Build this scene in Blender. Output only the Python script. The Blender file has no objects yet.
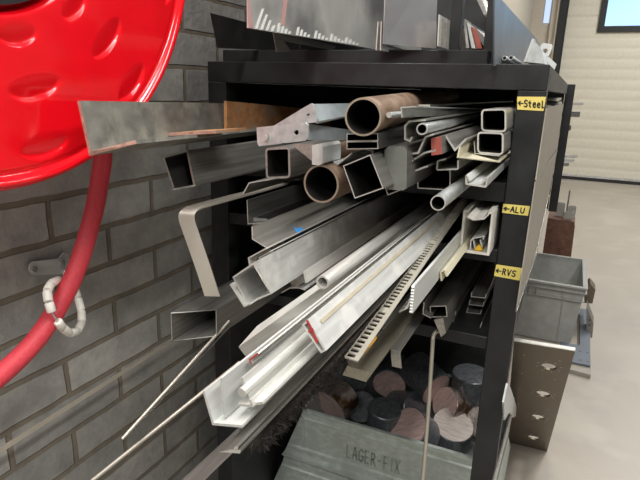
import bpy, bmesh, math, random
from mathutils import Vector, Matrix
random.seed(7)
SC = bpy.context.scene
COL = SC.collection

# ------------------------------------------------------------------ camera
CAM = Vector((0.40243, -1.03981, 1.35092))
ROT = Matrix(((0.90800069, -0.13817091, 0.39552946),
              (0.41797907, 0.23389257, -0.87783128),
              (0.02877935, 0.96239444, 0.27012716)))
F = 542.55
def ray(px, py): return ROT @ Vector((px-320, 240-py, -F))
def at(px, py, y):
    r = ray(px, py); return CAM + r*((y-CAM.y)/r.y)
def atx(px, py, x):
    r = ray(px, py); return CAM + r*((x-CAM.x)/r.x)
def atz(px, py, z):
    r = ray(px, py); return CAM + r*((z-CAM.z)/r.z)
cd = bpy.data.cameras.new('camera'); cam = bpy.data.objects.new('camera', cd); COL.objects.link(cam)
cam.matrix_world = Matrix.Translation(CAM) @ ROT.to_4x4()
cd.sensor_width = 36; cd.lens = F*36/640; cd.clip_start = .01
SC.camera = cam

# --------------------------------------------------------------- materials
def mat(name, col, metal=0.0, rough=.5, var=.12, scale=(8, 8, 8), detail=4, bump=0, bscale=60, spots=None, spot_amt=.5,
        spot_scale=6, coat=0, spec=.5, rvar=.12):
    m = bpy.data.materials.new(name); m.use_nodes = True
    nt = m.node_tree; N = nt.nodes; L = nt.links
    b = N['Principled BSDF']
    b.inputs['Metallic'].default_value = metal
    b.inputs['Specular IOR Level'].default_value = spec
    if coat: b.inputs['Coat Weight'].default_value = coat; b.inputs['Coat Roughness'].default_value = .08
    tc = N.new('ShaderNodeTexCoord'); mp = N.new('ShaderNodeMapping'); mp.inputs['Scale'].default_value = scale
    L.new(tc.outputs['Object'], mp.inputs['Vector'])
    n = N.new('ShaderNodeTexNoise'); n.inputs['Scale'].default_value = 3; n.inputs['Detail'].default_value = detail
    L.new(mp.outputs['Vector'], n.inputs['Vector'])
    cr = N.new('ShaderNodeValToRGB')
    cr.color_ramp.elements[0].position = .3; cr.color_ramp.elements[1].position = .7
    cr.color_ramp.elements[0].color = (*[c*(1-var) for c in col], 1)
    cr.color_ramp.elements[1].color = (*[min(1, c*(1+var)) for c in col], 1)
    L.new(n.outputs['Fac'], cr.inputs['Fac']); out = cr.outputs['Color']
    if spots:
        n2 = N.new('ShaderNodeTexNoise'); n2.inputs['Scale'].default_value = spot_scale; n2.inputs['Detail'].default_value = 6
        L.new(tc.outputs['Object'], n2.inputs['Vector'])
        r2 = N.new('ShaderNodeValToRGB'); r2.color_ramp.elements[0].position = .62-.25*spot_amt; r2.color_ramp.elements[1].position = .72-.2*spot_amt
        L.new(n2.outputs['Fac'], r2.inputs['Fac'])
        mx = N.new('ShaderNodeMix'); mx.data_type = 'RGBA'
        L.new(r2.outputs['Color'], mx.inputs[0]); L.new(out, mx.inputs[6]); mx.inputs[7].default_value = (*spots, 1)
        out = mx.outputs[2]
    L.new(out, b.inputs['Base Color'])
    mr = N.new('ShaderNodeMapRange'); mr.inputs[3].default_value = max(.03, rough-rvar); mr.inputs[4].default_value = min(1, rough+rvar)
    L.new(n.outputs['Fac'], mr.inputs[0]); L.new(mr.outputs[0], b.inputs['Roughness'])
    if bump:
        n3 = N.new('ShaderNodeTexNoise'); n3.inputs['Scale'].default_value = bscale; n3.inputs['Detail'].default_value = 5
        L.new(tc.outputs['Object'], n3.inputs['Vector'])
        bp = N.new('ShaderNodeBump'); bp.inputs['Strength'].default_value = bump; bp.inputs['Distance'].default_value = .002
        L.new(n3.outputs['Fac'], bp.inputs['Height']); L.new(bp.outputs['Normal'], b.inputs['Normal'])
    return m
ST = (60, 2, 60)      # streaks along the bar
M = dict(
    scale=mat('tube_inside_shade', (.016, .015, .014), 0, .8, .3, spec=.15),  # deep shade inside tubes and pipes, put into the colour
    frame=mat('black_paint', (.017, .018, .019), 0, .45, .25, bump=.15, spec=.35),
    frame_side=mat('black_paint_dusty', (.05, .052, .056), 0, .5, .25),
    alu=mat('aluminium', (.66, .66, .63), .4, .38, .1, ST),
    alu_b=mat('aluminium_scuffed', (.58, .59, .575), .35, .4, .12, ST, spots=(.72, .72, .7), spot_amt=.5, spot_scale=30),
    galv=mat('galvanised', (.60, .64, .64), .65, .38, .22, (25, 8, 25), spots=(.62, .65, .66), spot_amt=.5, spot_scale=45),
    galvblue=mat('galvanised_blue', (.52, .60, .63), .6, .36, .12, (20, 6, 20)),
    steel=mat('mill_steel', (.21, .205, .19), .6, .42, .25, ST),
    steel_l=mat('bright_steel', (.44, .43, .40), .7, .36, .18, ST),
    steel_d=mat('dark_steel', (.10, .10, .10), .55, .42, .3, ST),
    stain=mat('stainless', (.60, .56, .49), .6, .42, .05, (5, 5, 5)),
    steel_e=mat('steel_end_face', (.20, .21, .19), .4, .42, .15, (4, 4, 8)), galvl=mat('galvanised_light', (.62, .64, .63), .5, .36, .12, (20, 5, 20)),
    combmat=mat('cream_grey_plastic', (.31, .295, .25), 0, .5, .08), streak=mat('orange_streak', (.68, .61, .47), .4, .4, .1),
    bindark=mat('emboss_shade', (.30, .34, .32), .35, .5, .1),  # letters darkened so the relief reads; shading put into the colour
    cut=mat('cut_edge', (.62, .61, .57), .5, .35, .1),
    pipe=mat('brown_pipe', (.19, .125, .085), .3, .55, .3, (20, 3, 20), spots=(.30, .21, .15), spot_amt=.5, spot_scale=25),
    pipe_cut=mat('pipe_cut', (.36, .30, .23), .5, .5, .2),
    rust=mat('rusty_plate', (.42, .20, .08), .1, .75, .25, (20, 20, 20), spots=(.36, .25, .16), spot_amt=.45, spot_scale=22, bump=.3),
    rustgrey=mat('scaled_steel', (.25, .245, .22), .4, .45, .3, (14, 8, 14), spots=(.36, .35, .30), spot_amt=.4, spot_scale=24),
    pinkcut=mat('torch_cut', (.42, .25, .20), .2, .6, .3, (40, 40, 40)),
    cream=mat('cream_profile', (.70, .66, .50), .15, .4, .06),
    white=mat('white_profile', (.60, .62, .605), .15, .38, .07, ST),
    bluewhite=mat('pale_blue_profile', (.60, .66, .70), .25, .32, .07, ST),
    pink=mat('pink_film', (.62, .36, .35), .2, .4, .1),
    red_end=mat('red_paint', (.42, .03, .03), 0, .45, .15),
    redblock=mat('brick_red_paint', (.33, .08, .06), 0, .5, .2),
    plastic_w=mat('white_plastic', (.82, .80, .74), 0, .45, .05),
    reel=mat('red_gloss', (.86, .004, .012), 0, .13, .04, coat=.5, rvar=.03),
    hub=mat('hub_grey', (.60, .65, .65), .0, .4, .1),
    rubber=mat('black_rubber', (.015, .015, .016), 0, .5, .2),
    tape=mat('yellow_tape', (.72, .60, .16), 0, .5, .08),
    ink=mat('ink', (.012, .012, .012), 0, .5, .1),
    bin=mat('galvanised_bin', (.46, .52, .49), .35, .42, .16, (14, 10, 25), spots=(.42, .47, .45), spot_amt=.5, spot_scale=25),
    crate=mat('grey_plastic', (.30, .305, .29), 0, .5, .1),
    slug=mat('black_scale', (.13, .14, .155), .4, .36, .35, (30, 30, 30)),
    slugcut=mat('sawn_face', (.66, .48, .45), .25, .45, .25, (10, 90, 10)),
    slugcut_g=mat('sawn_grey_face', (.42, .37, .34), .4, .45, .25, (10, 90, 10)),
    slugsh=mat('turned_face', (.42, .36, .33), .75, .28, .4, (15, 15, 15), spots=(.13, .07, .035), spot_amt=.5, spot_scale=22),
    wood=mat('greyed_bar', (.40, .38, .30), .3, .45, .12, ST),
    yellow=mat('yellow_plastic', (.85, .52, .03), 0, .45, .05),
    orange=mat('orange_plastic', (.80, .42, .02), 0, .45, .05),
    blue=mat('blue_mark', (.04, .25, .62), 0, .5, .1),
    bristle=mat('bristle', (.03, .025, .022), 0, .6, .5, (200, 200, 200)),
    plate=mat('brown_steel_plate', (.17, .14, .105), .65, .36, .12, (5, 5, 5)),
    brownsteel=mat('brown_primer', (.12, .055, .035), .1, .55, .3, (12, 12, 12)),
    bluegrey=mat('blue_grey_sheet', (.17, .19, .235), .5, .38, .12, (6, 6, 6)),
    floorplate=mat('slate_sheet', (.12, .14, .17), .3, .5, .1),
    beige=mat('beige_sheet', (.27, .25, .21), .2, .45, .1, (4, 1.5, 4)),
    mirror=mat('polished_sheet', (.60, .60, .575), .45, .35, .15, (3, 3, 3), spots=(.25, .25, .25), spot_amt=.4, spot_scale=3),
    mirror_l=mat('brushed_sheet', (.58, .59, .60), .85, .25, .1, (3, 3, 3)),
    slash=mat('bright_slashes', (.90, .92, .90), .2, .4, .04),
    hose=mat('red_hose', (.62, .05, .07), 0, .55, .12, (150, 150, 6), bump=.5, bscale=150),
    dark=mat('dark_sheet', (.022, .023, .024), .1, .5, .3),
)
# brick wall
def brick_mat():
    m = bpy.data.materials.new('grey_brick'); m.use_nodes = True
    nt = m.node_tree; N = nt.nodes; L = nt.links; b = N['Principled BSDF']
    tc = N.new('ShaderNodeTexCoord'); sp = N.new('ShaderNodeSeparateXYZ'); L.new(tc.outputs['Object'], sp.inputs[0])
    def mth(op, a, bb):
        n = N.new('ShaderNodeMath'); n.operation = op
        L.new(a, n.inputs[0]) if not isinstance(a, float) else setattr(n.inputs[0], 'default_value', a)
        L.new(bb, n.inputs[1]) if not isinstance(bb, float) else setattr(n.inputs[1], 'default_value', bb)
        return n.outputs[0]
    wob = N.new('ShaderNodeTexNoise'); wob.inputs['Scale'].default_value = 14; wob.inputs['Detail'].default_value = 3
    L.new(tc.outputs['Object'], wob.inputs['Vector'])
    w = mth('MULTIPLY', mth('SUBTRACT', wob.outputs['Fac'], .5), .008)
    cx = N.new('ShaderNodeCombineXYZ')
    L.new(mth('ADD', mth('ADD', sp.outputs['Y'], .361+27.05), w), cx.inputs[0])
    L.new(mth('ADD', mth('ADD', sp.outputs['Z'], -.0015), w), cx.inputs[1])
    br = N.new('ShaderNodeTexBrick'); L.new(cx.outputs[0], br.inputs['Vector'])
    br.inputs['Scale'].default_value = 1; br.inputs['Brick Width'].default_value = .2705; br.inputs['Row Height'].default_value = .0815
    br.inputs['Mortar Size'].default_value = .0065; br.inputs['Mortar Smooth'].default_value = .35; br.inputs['Bias'].default_value = 0
    br.inputs['Color1'].default_value = (.285, .285, .275, 1); br.inputs['Color2'].default_value = (.43, .43, .41, 1)
    br.inputs['Mortar'].default_value = (.21, .185, .145, 1)
    n1 = N.new('ShaderNodeTexNoise'); n1.inputs['Scale'].default_value = 16; n1.inputs['Detail'].default_value = 12; n1.inputs['Roughness'].default_value = .74
    L.new(tc.outputs['Object'], n1.inputs['Vector'])
    cr = N.new('ShaderNodeValToRGB'); cr.color_ramp.elements[0].position = .3; cr.color_ramp.elements[1].position = .72
    cr.color_ramp.elements[0].color = (.64, .64, .66, 1); cr.color_ramp.elements[1].color = (1.2, 1.19, 1.16, 1)
    L.new(n1.outputs['Fac'], cr.inputs['Fac'])
    mx = N.new('ShaderNodeMix'); mx.data_type = 'RGBA'; mx.blend_type = 'MULTIPLY'; mx.inputs[0].default_value = 1
    L.new(br.outputs['Color'], mx.inputs[6]); L.new(cr.outputs['Color'], mx.inputs[7]); L.new(mx.outputs[2], b.inputs['Base Color'])
    b.inputs['Roughness'].default_value = .8
    n2 = N.new('ShaderNodeTexNoise'); n2.inputs['Scale'].default_value = 60; n2.inputs['Detail'].default_value = 8
    L.new(tc.outputs['Object'], n2.inputs['Vector'])
    h = mth('ADD', mth('MULTIPLY', br.outputs['Fac'], -1.0), mth('MULTIPLY', n2.outputs['Fac'], .35))
    bp = N.new('ShaderNodeBump'); bp.inputs['Strength'].default_value = .9; bp.inputs['Distance'].default_value = .006
    L.new(h, bp.inputs['Height']); L.new(bp.outputs['Normal'], b.inputs['Normal'])
    return m
M['brick'] = brick_mat()
M['floor'] = mat('concrete_floor', (.34, .305, .26), 0, .42, .09, (1.2, .7, 1), detail=8, spots=(.38, .345, .295), spot_amt=.4, spot_scale=2.5)
M['door'] = mat('sectional_door', (.66, .63, .53), 0, .5, .04)
M['wallb'] = mat('plaster', (.52, .47, .39), 0, .7, .04)

# ----------------------------------------------------------------- helpers
def link(name, bm, m, parent=None, loc=None, smooth=False, mats=None):
    """one mesh object; vertices are given in world space, origin at loc (default: centre of its base)"""
    vs = [v.co for v in bm.verts]
    if loc is None:
        lo = Vector([min(v[i] for v in vs) for i in range(3)]); hi = Vector([max(v[i] for v in vs) for i in range(3)])
        loc = Vector(((lo.x+hi.x)/2, (lo.y+hi.y)/2, lo.z))
    loc = Vector(loc)
    for v in bm.verts: v.co -= loc
    bmesh.ops.recalc_face_normals(bm, faces=bm.faces)
    me = bpy.data.meshes.new(name); bm.to_mesh(me); bm.free()
    for x in (mats or [m]): me.materials.append(M[x])
    if smooth: me.polygons.foreach_set('use_smooth', [True]*len(me.polygons))
    o = bpy.data.objects.new(name, me); COL.objects.link(o)
    if parent is not None:
        o.parent = parent
        o.location = loc - wloc(parent)
    else: o.location = loc
    if smooth == 'auto':
        bpy_auto(me)
    return o
def bpy_auto(me):
    bm = bmesh.new(); bm.from_mesh(me)
    for e in bm.edges:
        if len(e.link_faces) == 2 and e.calc_face_angle() > math.radians(38): e.smooth = False
    bm.to_mesh(me); bm.free()
def wloc(o):
    p = Vector(o.location)
    return p + wloc(o.parent) if o.parent else p
def tag(o, label, cat=None, group=None, kind=None):
    o['label'] = label
    if cat: o['category'] = cat
    if group: o['group'] = group
    if kind: o['kind'] = kind
    return o
def empty(name, loc, label, cat, group=None):
    o = bpy.data.objects.new(name, None); o.empty_display_size = .05; COL.objects.link(o); o.location = loc
    return tag(o, label, cat, group)
def struct(name, bm, m, **k):
    o = link(name, bm, m, loc=(0, 0, 0), **k); o['kind'] = 'structure'; return o
def box(bm, lo, hi, mi=0):
    x0, y0, z0 = lo; x1, y1, z1 = hi
    v = [bm.verts.new(p) for p in ((x0, y0, z0), (x1, y0, z0), (x1, y1, z0), (x0, y1, z0), (x0, y0, z1), (x1, y0, z1), (x1, y1, z1), (x0, y1, z1))]
    for f in ((0, 3, 2, 1), (4, 5, 6, 7), (0, 1, 5, 4), (1, 2, 6, 5), (2, 3, 7, 6), (3, 0, 4, 7)):
        bm.faces.new([v[i] for i in f]).material_index = mi
    return v
def bevel(bm, w, seg=1):
    bmesh.ops.bevel(bm, geom=list(bm.edges), offset=w, segments=seg, affect='EDGES', profile=.5)
def hexa(bm, P, Q, mi=0):
    """prism between two loops with the same count"""
    a = [bm.verts.new(p) for p in P]; b = [bm.verts.new(p) for p in Q]; n = len(a)
    bm.faces.new(a).material_index = mi; bm.faces.new(b[::-1]).material_index = mi
    for i in range(n): bm.faces.new((a[i], b[i], b[(i+1) % n], a[(i+1) % n])).material_index = mi
def fillet(pts, r, closed, seg=4):
    if not r: return pts
    out = []; n = len(pts)
    for i, p in enumerate(pts):
        if not closed and i in (0, n-1): out.append(p); continue
        a = Vector(pts[i-1]); b = Vector(pts[(i+1) % n]); p = Vector(p)
        d1 = (a-p); d2 = (b-p); t = min(r, d1.length*.45, d2.length*.45)
        s = p+d1.normalized()*t; e = p+d2.normalized()*t
        for k in range(seg+1):
            u = k/seg; out.append(tuple(s*(1-u)**2+p*2*u*(1-u)+e*u*u))
    return out
def offset(pts, d, closed):
    out = []; n = len(pts)
    for i in range(n):
        p = Vector(pts[i])
        t1 = (p-Vector(pts[i-1])) if (closed or i > 0) else None
        t2 = (Vector(pts[(i+1) % n])-p) if (closed or i < n-1) else None
        if t1 is None: t1 = t2
        if t2 is None: t2 = t1
        t1 = t1.normalized(); t2 = t2.normalized()
        n1 = Vector((-t1.y, t1.x)); n2 = Vector((-t2.y, t2.x)); m = (n1+n2)
        m = m.normalized() if m.length > 1e-6 else n1
        k = d/max(.35, m.dot(n1)); out.append(p+m*k)
    return out
def profile(bm, pts, th, closed, shift, r=0, side=0, inner=0):
    """pts: (x,y,z) outline at the near end; wall th; sweeps by shift. Only x,z are offset, y is kept per point."""
    P = [(p[0], p[2]) for p in pts]; ys = [p[1] for p in pts]
    y0 = sum(ys)/len(ys)
    flat = max(ys)-min(ys) < 1e-6
    # plane fit for slanted cuts: y = a*x+b*z+c  (least squares on the points)
    def yy(q):
        if flat: return y0
        w = [(1/((q[0]-p[0])**2+(q[1]-p[1])**2+1e-7), y) for p, y in zip(P, ys)]
        return sum(a*b for a, b in w)/sum(a for a, b in w)
    C = fillet(P, r, closed)
    A = offset(C, th*(.5+side*.5), closed); B = offset(C, -th*(.5-side*.5), closed)
    n = len(C); S = Vector(shift)
    ar = lambda Q: abs(sum(Q[i][0]*Q[(i+1) % len(Q)][1]-Q[(i+1) % len(Q)][0]*Q[i][1] for i in range(len(Q))))
    big = closed and ar(A) < ar(B)
    def row(pp): 
        v0 = [Vector((q[0], yy(q), q[1])) for q in pp]
        return [bm.verts.new(v) for v in v0], [bm.verts.new(v+S) for v in v0]
    a0, a1 = row(A); b0, b1 = row(B)
    rng = range(n) if closed else range(n-1)
    for i in rng:
        j = (i+1) % n
        bm.faces.new((a0[i], a0[j], b0[j], b0[i])).material_index = 1
        bm.faces.new((a1[i], a1[j], b1[j], b1[i])).material_index = 0
        fa = bm.faces.new((a0[i], a0[j], a1[j], a1[i])); fb = bm.faces.new((b0[i], b0[j], b1[j], b1[i])); (fa if big else fb).material_index = inner
    if not closed:
        for i in (0, n-1): bm.faces.new((a0[i], b0[i], b1[i], a1[i]))
ALL = []
YEND = 1.70
def bar(name, label, cat, m, px, y, th=.003, closed=False, far=None, yend=YEND, r=0, cut='cut', group=None, ys=None, parent=None, side=0):
    pts = [at(p[0], p[1], ys[i] if ys else y) for i, p in enumerate(px)]
    if far:
        q = at(*far); d = (q-pts[0]); sh = d*((yend-pts[0].y)/d.y)
    else: sh = Vector((0, yend-pts[0].y, 0))
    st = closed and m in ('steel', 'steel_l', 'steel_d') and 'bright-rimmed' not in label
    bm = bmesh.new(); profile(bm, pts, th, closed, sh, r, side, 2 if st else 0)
    o = link(name, bm, m, parent, mats=[m, cut]+(['scale'] if st else []), smooth='auto' if r else False)  # third slot: inner faces of steel tubes painted dark as shade
    if parent is None: tag(o, label, cat, group)
    ALL.append(o); return o
def solid(name, label, cat, m, px, y, far=None, yend=YEND, cut='cut', group=None, ys=None, parent=None, bev=0):
    pts = [at(p[0], p[1], ys[i] if ys else y) for i, p in enumerate(px)]
    if far:
        q = at(*far); d = (q-pts[0]); sh = d*((yend-pts[0].y)/d.y)
    else: sh = Vector((0, yend-pts[0].y, 0))
    bm = bmesh.new(); hexa(bm, pts, [p+sh for p in pts]); bm.faces.ensure_lookup_table()
    bm.faces[0].material_index = 1
    if bev: bmesh.ops.bevel(bm, geom=[e for e in bm.edges], offset=bev, segments=2, affect='EDGES')
    o = link(name, bm, m, parent, mats=[m, cut])
    if parent is None: tag(o, label, cat, group)
    return o
def frame_of(d):
    d = d.normalized(); u = d.cross(Vector((0, 0, 1)))
    if u.length < 1e-3: u = Vector((1, 0, 0))
    u.normalize(); return u, d.cross(u).normalized()
def ring(bm, c, u, v, r, n): return [bm.verts.new(c+u*math.cos(2*math.pi*i/n)*r+v*math.sin(2*math.pi*i/n)*r) for i in range(n)]
def tube_mesh(bm, a, b, R, r, n=32, inner=0):
    u, v = frame_of(b-a)
    o0, o1 = ring(bm, a, u, v, R, n), ring(bm, b, u, v, R, n)
    if r > 0:
        i0, i1 = ring(bm, a, u, v, r, n), ring(bm, b, u, v, r, n)
    for i in range(n):
        j = (i+1) % n
        bm.faces.new((o0[i], o0[j], o1[j], o1[i]))
        if r > 0:
            bm.faces.new((i0[i], i0[j], i1[j], i1[i])).material_index = inner
            bm.faces.new((o0[i], o0[j], i0[j], i0[i])).material_index = 1
            bm.faces.new((o1[i], o1[j], i1[j], i1[i])).material_index = 1
    if r <= 0:
        bm.faces.new(o0).material_index = 1; bm.faces.new(o1[::-1]).material_index = 1
def pipe(name, label, cat, m, c, edge, y, th=.003, far=None, yend=YEND, cut='cut', group=None, n=32, parent=None):
    a = at(c[0], c[1], y); R = (at(edge[0], edge[1], y)-a).length
    if far:
        q = at(*far); d = q-a; b = a+d*((yend-a.y)/d.y)
    else: b = Vector((a.x, yend, a.z))
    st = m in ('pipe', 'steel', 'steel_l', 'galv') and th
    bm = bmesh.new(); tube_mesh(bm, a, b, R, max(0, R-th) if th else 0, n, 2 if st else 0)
    o = link(name, bm, m, parent, mats=[m, cut]+(['scale'] if st else []), smooth='auto')  # pipe bores get the painted shade colour too
    if parent is None: tag(o, label, cat, group)
    return o
def sweep(bm, path, R, n=12, caps=True, mi=0):
    rings = []; pu = None
    for i, p in enumerate(path):
        d = (path[min(i+1, len(path)-1)]-path[max(i-1, 0)]).normalized()
        if pu is None: u, v = frame_of(d)
        else:
            u = (pu-d*pu.dot(d)).normalized(); v = d.cross(u)
        pu = u; rings.append(ring(bm, p, u, v, R if not callable(R) else R(i), n))
    for a, b in zip(rings, rings[1:]):
        for i in range(n): bm.faces.new((a[i], a[(i+1) % n], b[(i+1) % n], b[i])).material_index = mi
    if caps: bm.faces.new(rings[0]); bm.faces.new(rings[-1][::-1])
def smoothpath(P, k=6):
    out = []; n = len(P)
    for i in range(n-1):
        p0, p1, p2, p3 = P[max(i-1, 0)], P[i], P[i+1], P[min(i+2, n-1)]
        for j in range(k):
            t = j/k; out.append(.5*((2*p1)+(p2-p0)*t+(2*p0-5*p1+4*p2-p3)*t*t+(3*p1-p0-3*p2+p3)*t**3))
    out.append(P[-1]); return out
def strip(bm, path, w, th):
    """flat strap: rectangular section, width vector w (constant), thickness th"""
    W = Vector(w); rr = []
    for i, p in enumerate(path):
        d = (path[min(i+1, len(path)-1)]-path[max(i-1, 0)]).normalized()
        nrm = d.cross(W.normalized()).normalized()*th/2
        rr.append([bm.verts.new(q) for q in (p-W/2-nrm, p+W/2-nrm, p+W/2+nrm, p-W/2+nrm)])
    for a, b in zip(rr, rr[1:]):
        for i in range(4): bm.faces.new((a[i], a[(i+1) % 4], b[(i+1) % 4], b[i]))
    bm.faces.new(rr[0]); bm.faces.new(rr[-1][::-1])
def slab(name, m, pts, thick, parent=None, cut=None, mats=None, bev=0):
    """flat sheet from an outline of 3D points, given a real thickness vector"""
    bm = bmesh.new(); T = Vector(thick); hexa(bm, pts, [Vector(p)+T for p in pts])
    return link(name, bm, m, parent, mats=mats)
# stroke lettering ---------------------------------------------------------
GL = {
 '<': [[(.9, .5), (0, .5)], [(.35, .8), (0, .5), (.35, .2)]],
 'S': [[(.6, .9), (.3, 1), (.05, .8), (.15, .55), (.5, .45), (.6, .2), (.35, 0), (0, .1)]],
 't': [[(.25, .9), (.25, .15), (.4, 0)], [(0, .62), (.5, .62)]],
 'e': [[(.05, .35), (.5, .4), (.45, .65), (.2, .68), (.03, .4), (.1, .08), (.3, 0), (.5, .1)]],
 'l': [[(.15, 1), (.1, 0), (.4, .05)]],
 'A': [[(0, 0), (.32, 1), (.62, 0)], [(.12, .38), (.52, .38)]],
 'L': [[(.05, 1), (.05, 0), (.5, 0)]],
 'U': [[(0, 1), (.03, .2), (.28, 0), (.52, .2), (.55, 1)]],
 'R': [[(.05, 0), (.05, 1), (.4, .95), (.5, .75), (.38, .52), (.05, .5)], [(.25, .5), (.58, 0)]],
 'V': [[(0, 1), (.28, 0), (.6, 1)]],
 'G': [[(.58, .8), (.35, 1), (.08, .8), (0, .5), (.08, .15), (.35, 0), (.58, .15), (.58, .45), (.35, .45)]],
 'E': [[(.5, 1), (.05, 1), (.05, 0), (.5, 0)], [(.05, .5), (.42, .5)]],
 'F': [[(.5, 1), (.05, 1), (.05, 0)], [(.05, .5), (.42, .5)]],
 'I': [[(.2, 1), (.2, 0)]],
 'X': [[(0, 1), (.58, 0)], [(0, 0), (.58, 1)]],
 '-': [[(.05, .5), (.4, .5)]],
}
def letters(bm, text, o, ux, uz, h, w, gap, sw, depth):
    """o: lower left corner; ux,uz unit vectors of the written plane; depth: vector out of the plane"""
    x = 0; D = Vector(depth)
    for ch in text:
        for st in GL[ch]:
            for a, b in zip(st, st[1:]):
                A = Vector((x+a[0]*w, a[1]*h)); B = Vector((x+b[0]*w, b[1]*h)); d = (B-A).normalized()
                nn = Vector((-d.y, d.x))*sw/2; e = d*sw*.35
                q = [A-e+nn, A-e-nn, B+e-nn, B+e+nn]
                P = [Vector(o)+Vector(ux)*p.x+Vector(uz)*p.y for p in q]
                hexa(bm, P, [p+D for p in P])
        adv = .9 if ch == '<' else (.4 if ch in 'Il' else .6)
        x += adv*w+gap

# ================================================================ setting
XW = -.45
bm = bmesh.new(); box(bm, (XW-.12, -3, -.0), (XW, 3.6, 4)); struct('wall_left', bm, 'brick')
bm = bmesh.new(); box(bm, (XW-.12, 3.6005, -.0), (XW, 9.2, 4)); struct('wall_far_left', bm, 'wallb')
bm = bmesh.new(); box(bm, (-3, -4, -.1), (6, 9.3, 0)); struct('floor', bm, 'floor')
# rear wall around the sectional door (opening x .02 .. 5)
YD = 8.9
bm = bmesh.new(); box(bm, (XW, YD, 0), (-.16, YD+.2, 4.2)); box(bm, (-.16, YD, 3.4), (5, YD+.2, 4.2)); box(bm, (5, YD, 0), (6, YD+.2, 4.2))
struct('wall_back', bm, 'wallb')
# sectional door with ribbed panels
dr = empty('door_1', (2.5, YD, 0), 'cream ribbed sectional garage door closing the far end of the hall', 'door'); del dr['category']; dr['kind'] = 'structure'
bm = bmesh.new()
x0, x1 = .06, 5; prev = None
wx0, wx1, wz0, wz1 = .62, 4.3, 2.39, 3.15
rows = []
z = .05
while z < 3.42:
    k = (z-.05) % .155/.155
    seam = abs(((z-.05) % .62)) < .012
    dy = -.006*max(0, math.sin(math.pi*k))**.6 + (.012 if seam else 0)
    rows.append((z, YD+.03+dy)); z += .155/8
for (za, ya), (zb, yb) in zip(rows, rows[1:]):
    spans = [(x0, x1)] if (zb < wz0 or za > wz1) else [(x0, wx0), (wx1, x1)]
    for a, b in spans:
        bm.faces.new([bm.verts.new(p) for p in ((a, ya, za), (b, ya, za), (b, yb, zb), (a, yb, zb))])
bmesh.ops.remove_doubles(bm, verts=bm.verts, dist=1e-5)
link('door_panel', bm, 'door', dr, loc=(2.5, YD+.03, .05), smooth=True)
bm = bmesh.new(); box(bm, (x0, YD-.0, 0), (x1, YD+.06, .05)); box(bm, (x0, YD-.012, .0), (x1, YD, .012)); link('bottom_seal', bm, 'rubber', dr)
bm = bmesh.new(); box(bm, (x0, YD+.0, .051), (x1, YD+.05, .085)); link('bottom_rail', bm, 'mirror_l', dr)
wf = bmesh.new()
for lo, hi in (((wx0-.09, YD-.01, wz0-.09), (wx1+.09, YD+.05, wz0)), ((wx0-.09, YD-.01, wz0), (wx0, YD+.05, wz1)), ((wx0-.09, YD-.01, wz1), (wx1+.09, YD+.05, wz1+.09)), ((wx1, YD-.01, wz0), (wx1+.09, YD+.05, wz1))): box(wf, lo, hi)
wfo = link('window_frame', wf, 'frame', dr)
def emis(name, col, s):
    m = bpy.data.materials.new(name); m.use_nodes = True; b = m.node_tree.nodes['Principled BSDF']
    b.inputs['Base Color'].default_value = (*[c*.5 for c in col], 1); b.inputs['Roughness'].default_value = .2
    b.inputs['Emission Color'].default_value = (*col, 1); b.inputs['Emission Strength'].default_value = s; M[name] = m
emis('sky_pane', (.40, .68, .92), 1.0); emis('sky_pane_blue', (.52, .66, .98), .9)
bm = bmesh.new(); box(bm, (wx0, YD+.01, wz0), (wx1, YD+.02, wz1)); tag(link('window_pane', bm, 'sky_pane', wfo), 'window pane with pale blue daylight')
# door jamb and guide
bm = bmesh.new(); box(bm, (-.045, YD-.14, 0), (.045, YD+.02, 3.5)); box(bm, (.045, YD-.05, 0), (.075, YD+.02, 3.5)); o = struct('trim_1', bm, 'frame')
bm = bmesh.new(); box(bm, (-.075, YD-.12, 0), (-.05, YD-.02, 3.5)); o = struct('trim_2', bm, 'wallb')
bm = bmesh.new(); box(bm, (-.16, YD-.06, 0), (-.078, YD+.2, 3.5)); struct('trim_3', bm, 'wallb')
bm = bmesh.new(); box(bm, (-.27, YD-.02, 2.45), (-.185, YD-.005, 3.4)); struct('window_1', bm, 'sky_pane_blue')

# ================================================================ rack
rk = empty('storage_rack', (0, .9, 0), 'black steel storage rack filled with metal bars and tubes against the brick wall', 'rack')
HX, PW, TOP = .352, .047, 1.40
def rb(name, lo, hi, m='frame', bv=.0012, par=rk):
    bm = bmesh.new(); box(bm, lo, hi)
    if bv: bevel(bm, bv)
    return link(name, bm, m, par)
RD = 1.90
for x in (-HX, HX-PW): rb('post', (x, 0, 0), (x+PW, PW, TOP-.0435))
rb('rear_post', (.345, RD-.05, .79), (.384, RD, 1.40)); rb('rear_post', (-HX, RD-.05, 0), (-HX+PW, RD, TOP-.0435)); rb('rear_post', (.10, RD-.05, 0), (.147, RD, .9))
rb('top_beam', (-HX, 0, TOP-.043), (HX, PW, TOP))
rb('side_beam', (HX-PW, PW+.001, TOP-.043), (HX, RD-.051, TOP)); rb('side_beam', (-HX, PW+.001, TOP-.043), (-HX+PW, RD-.051, TOP))
rb('top_panel', (-HX+PW+.001, PW+.001, TOP-.03), (HX-PW-.001, RD, TOP-.005))
XI = HX-PW-.0005
SH = ((1.192, 1.155), (1.063, 1.037), (.881, .855))
for zt, zb in SH:
    ye = .60 if zt < .9 else (1.05 if zt < 1.1 else RD-.06)
    rb('shelf_beam', (-XI, .004, zb), (XI, .044, zt)); rb('shelf_panel', (-XI, .0445, zt-.006), (XI, ye, zt-.001), 'dark', 0)
    for x in (-HX+.003, XI+.001): rb('side_rail', (x, PW+.001, zb), (x+PW-.004, ye, zt-.007), 'frame', 0)
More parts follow.
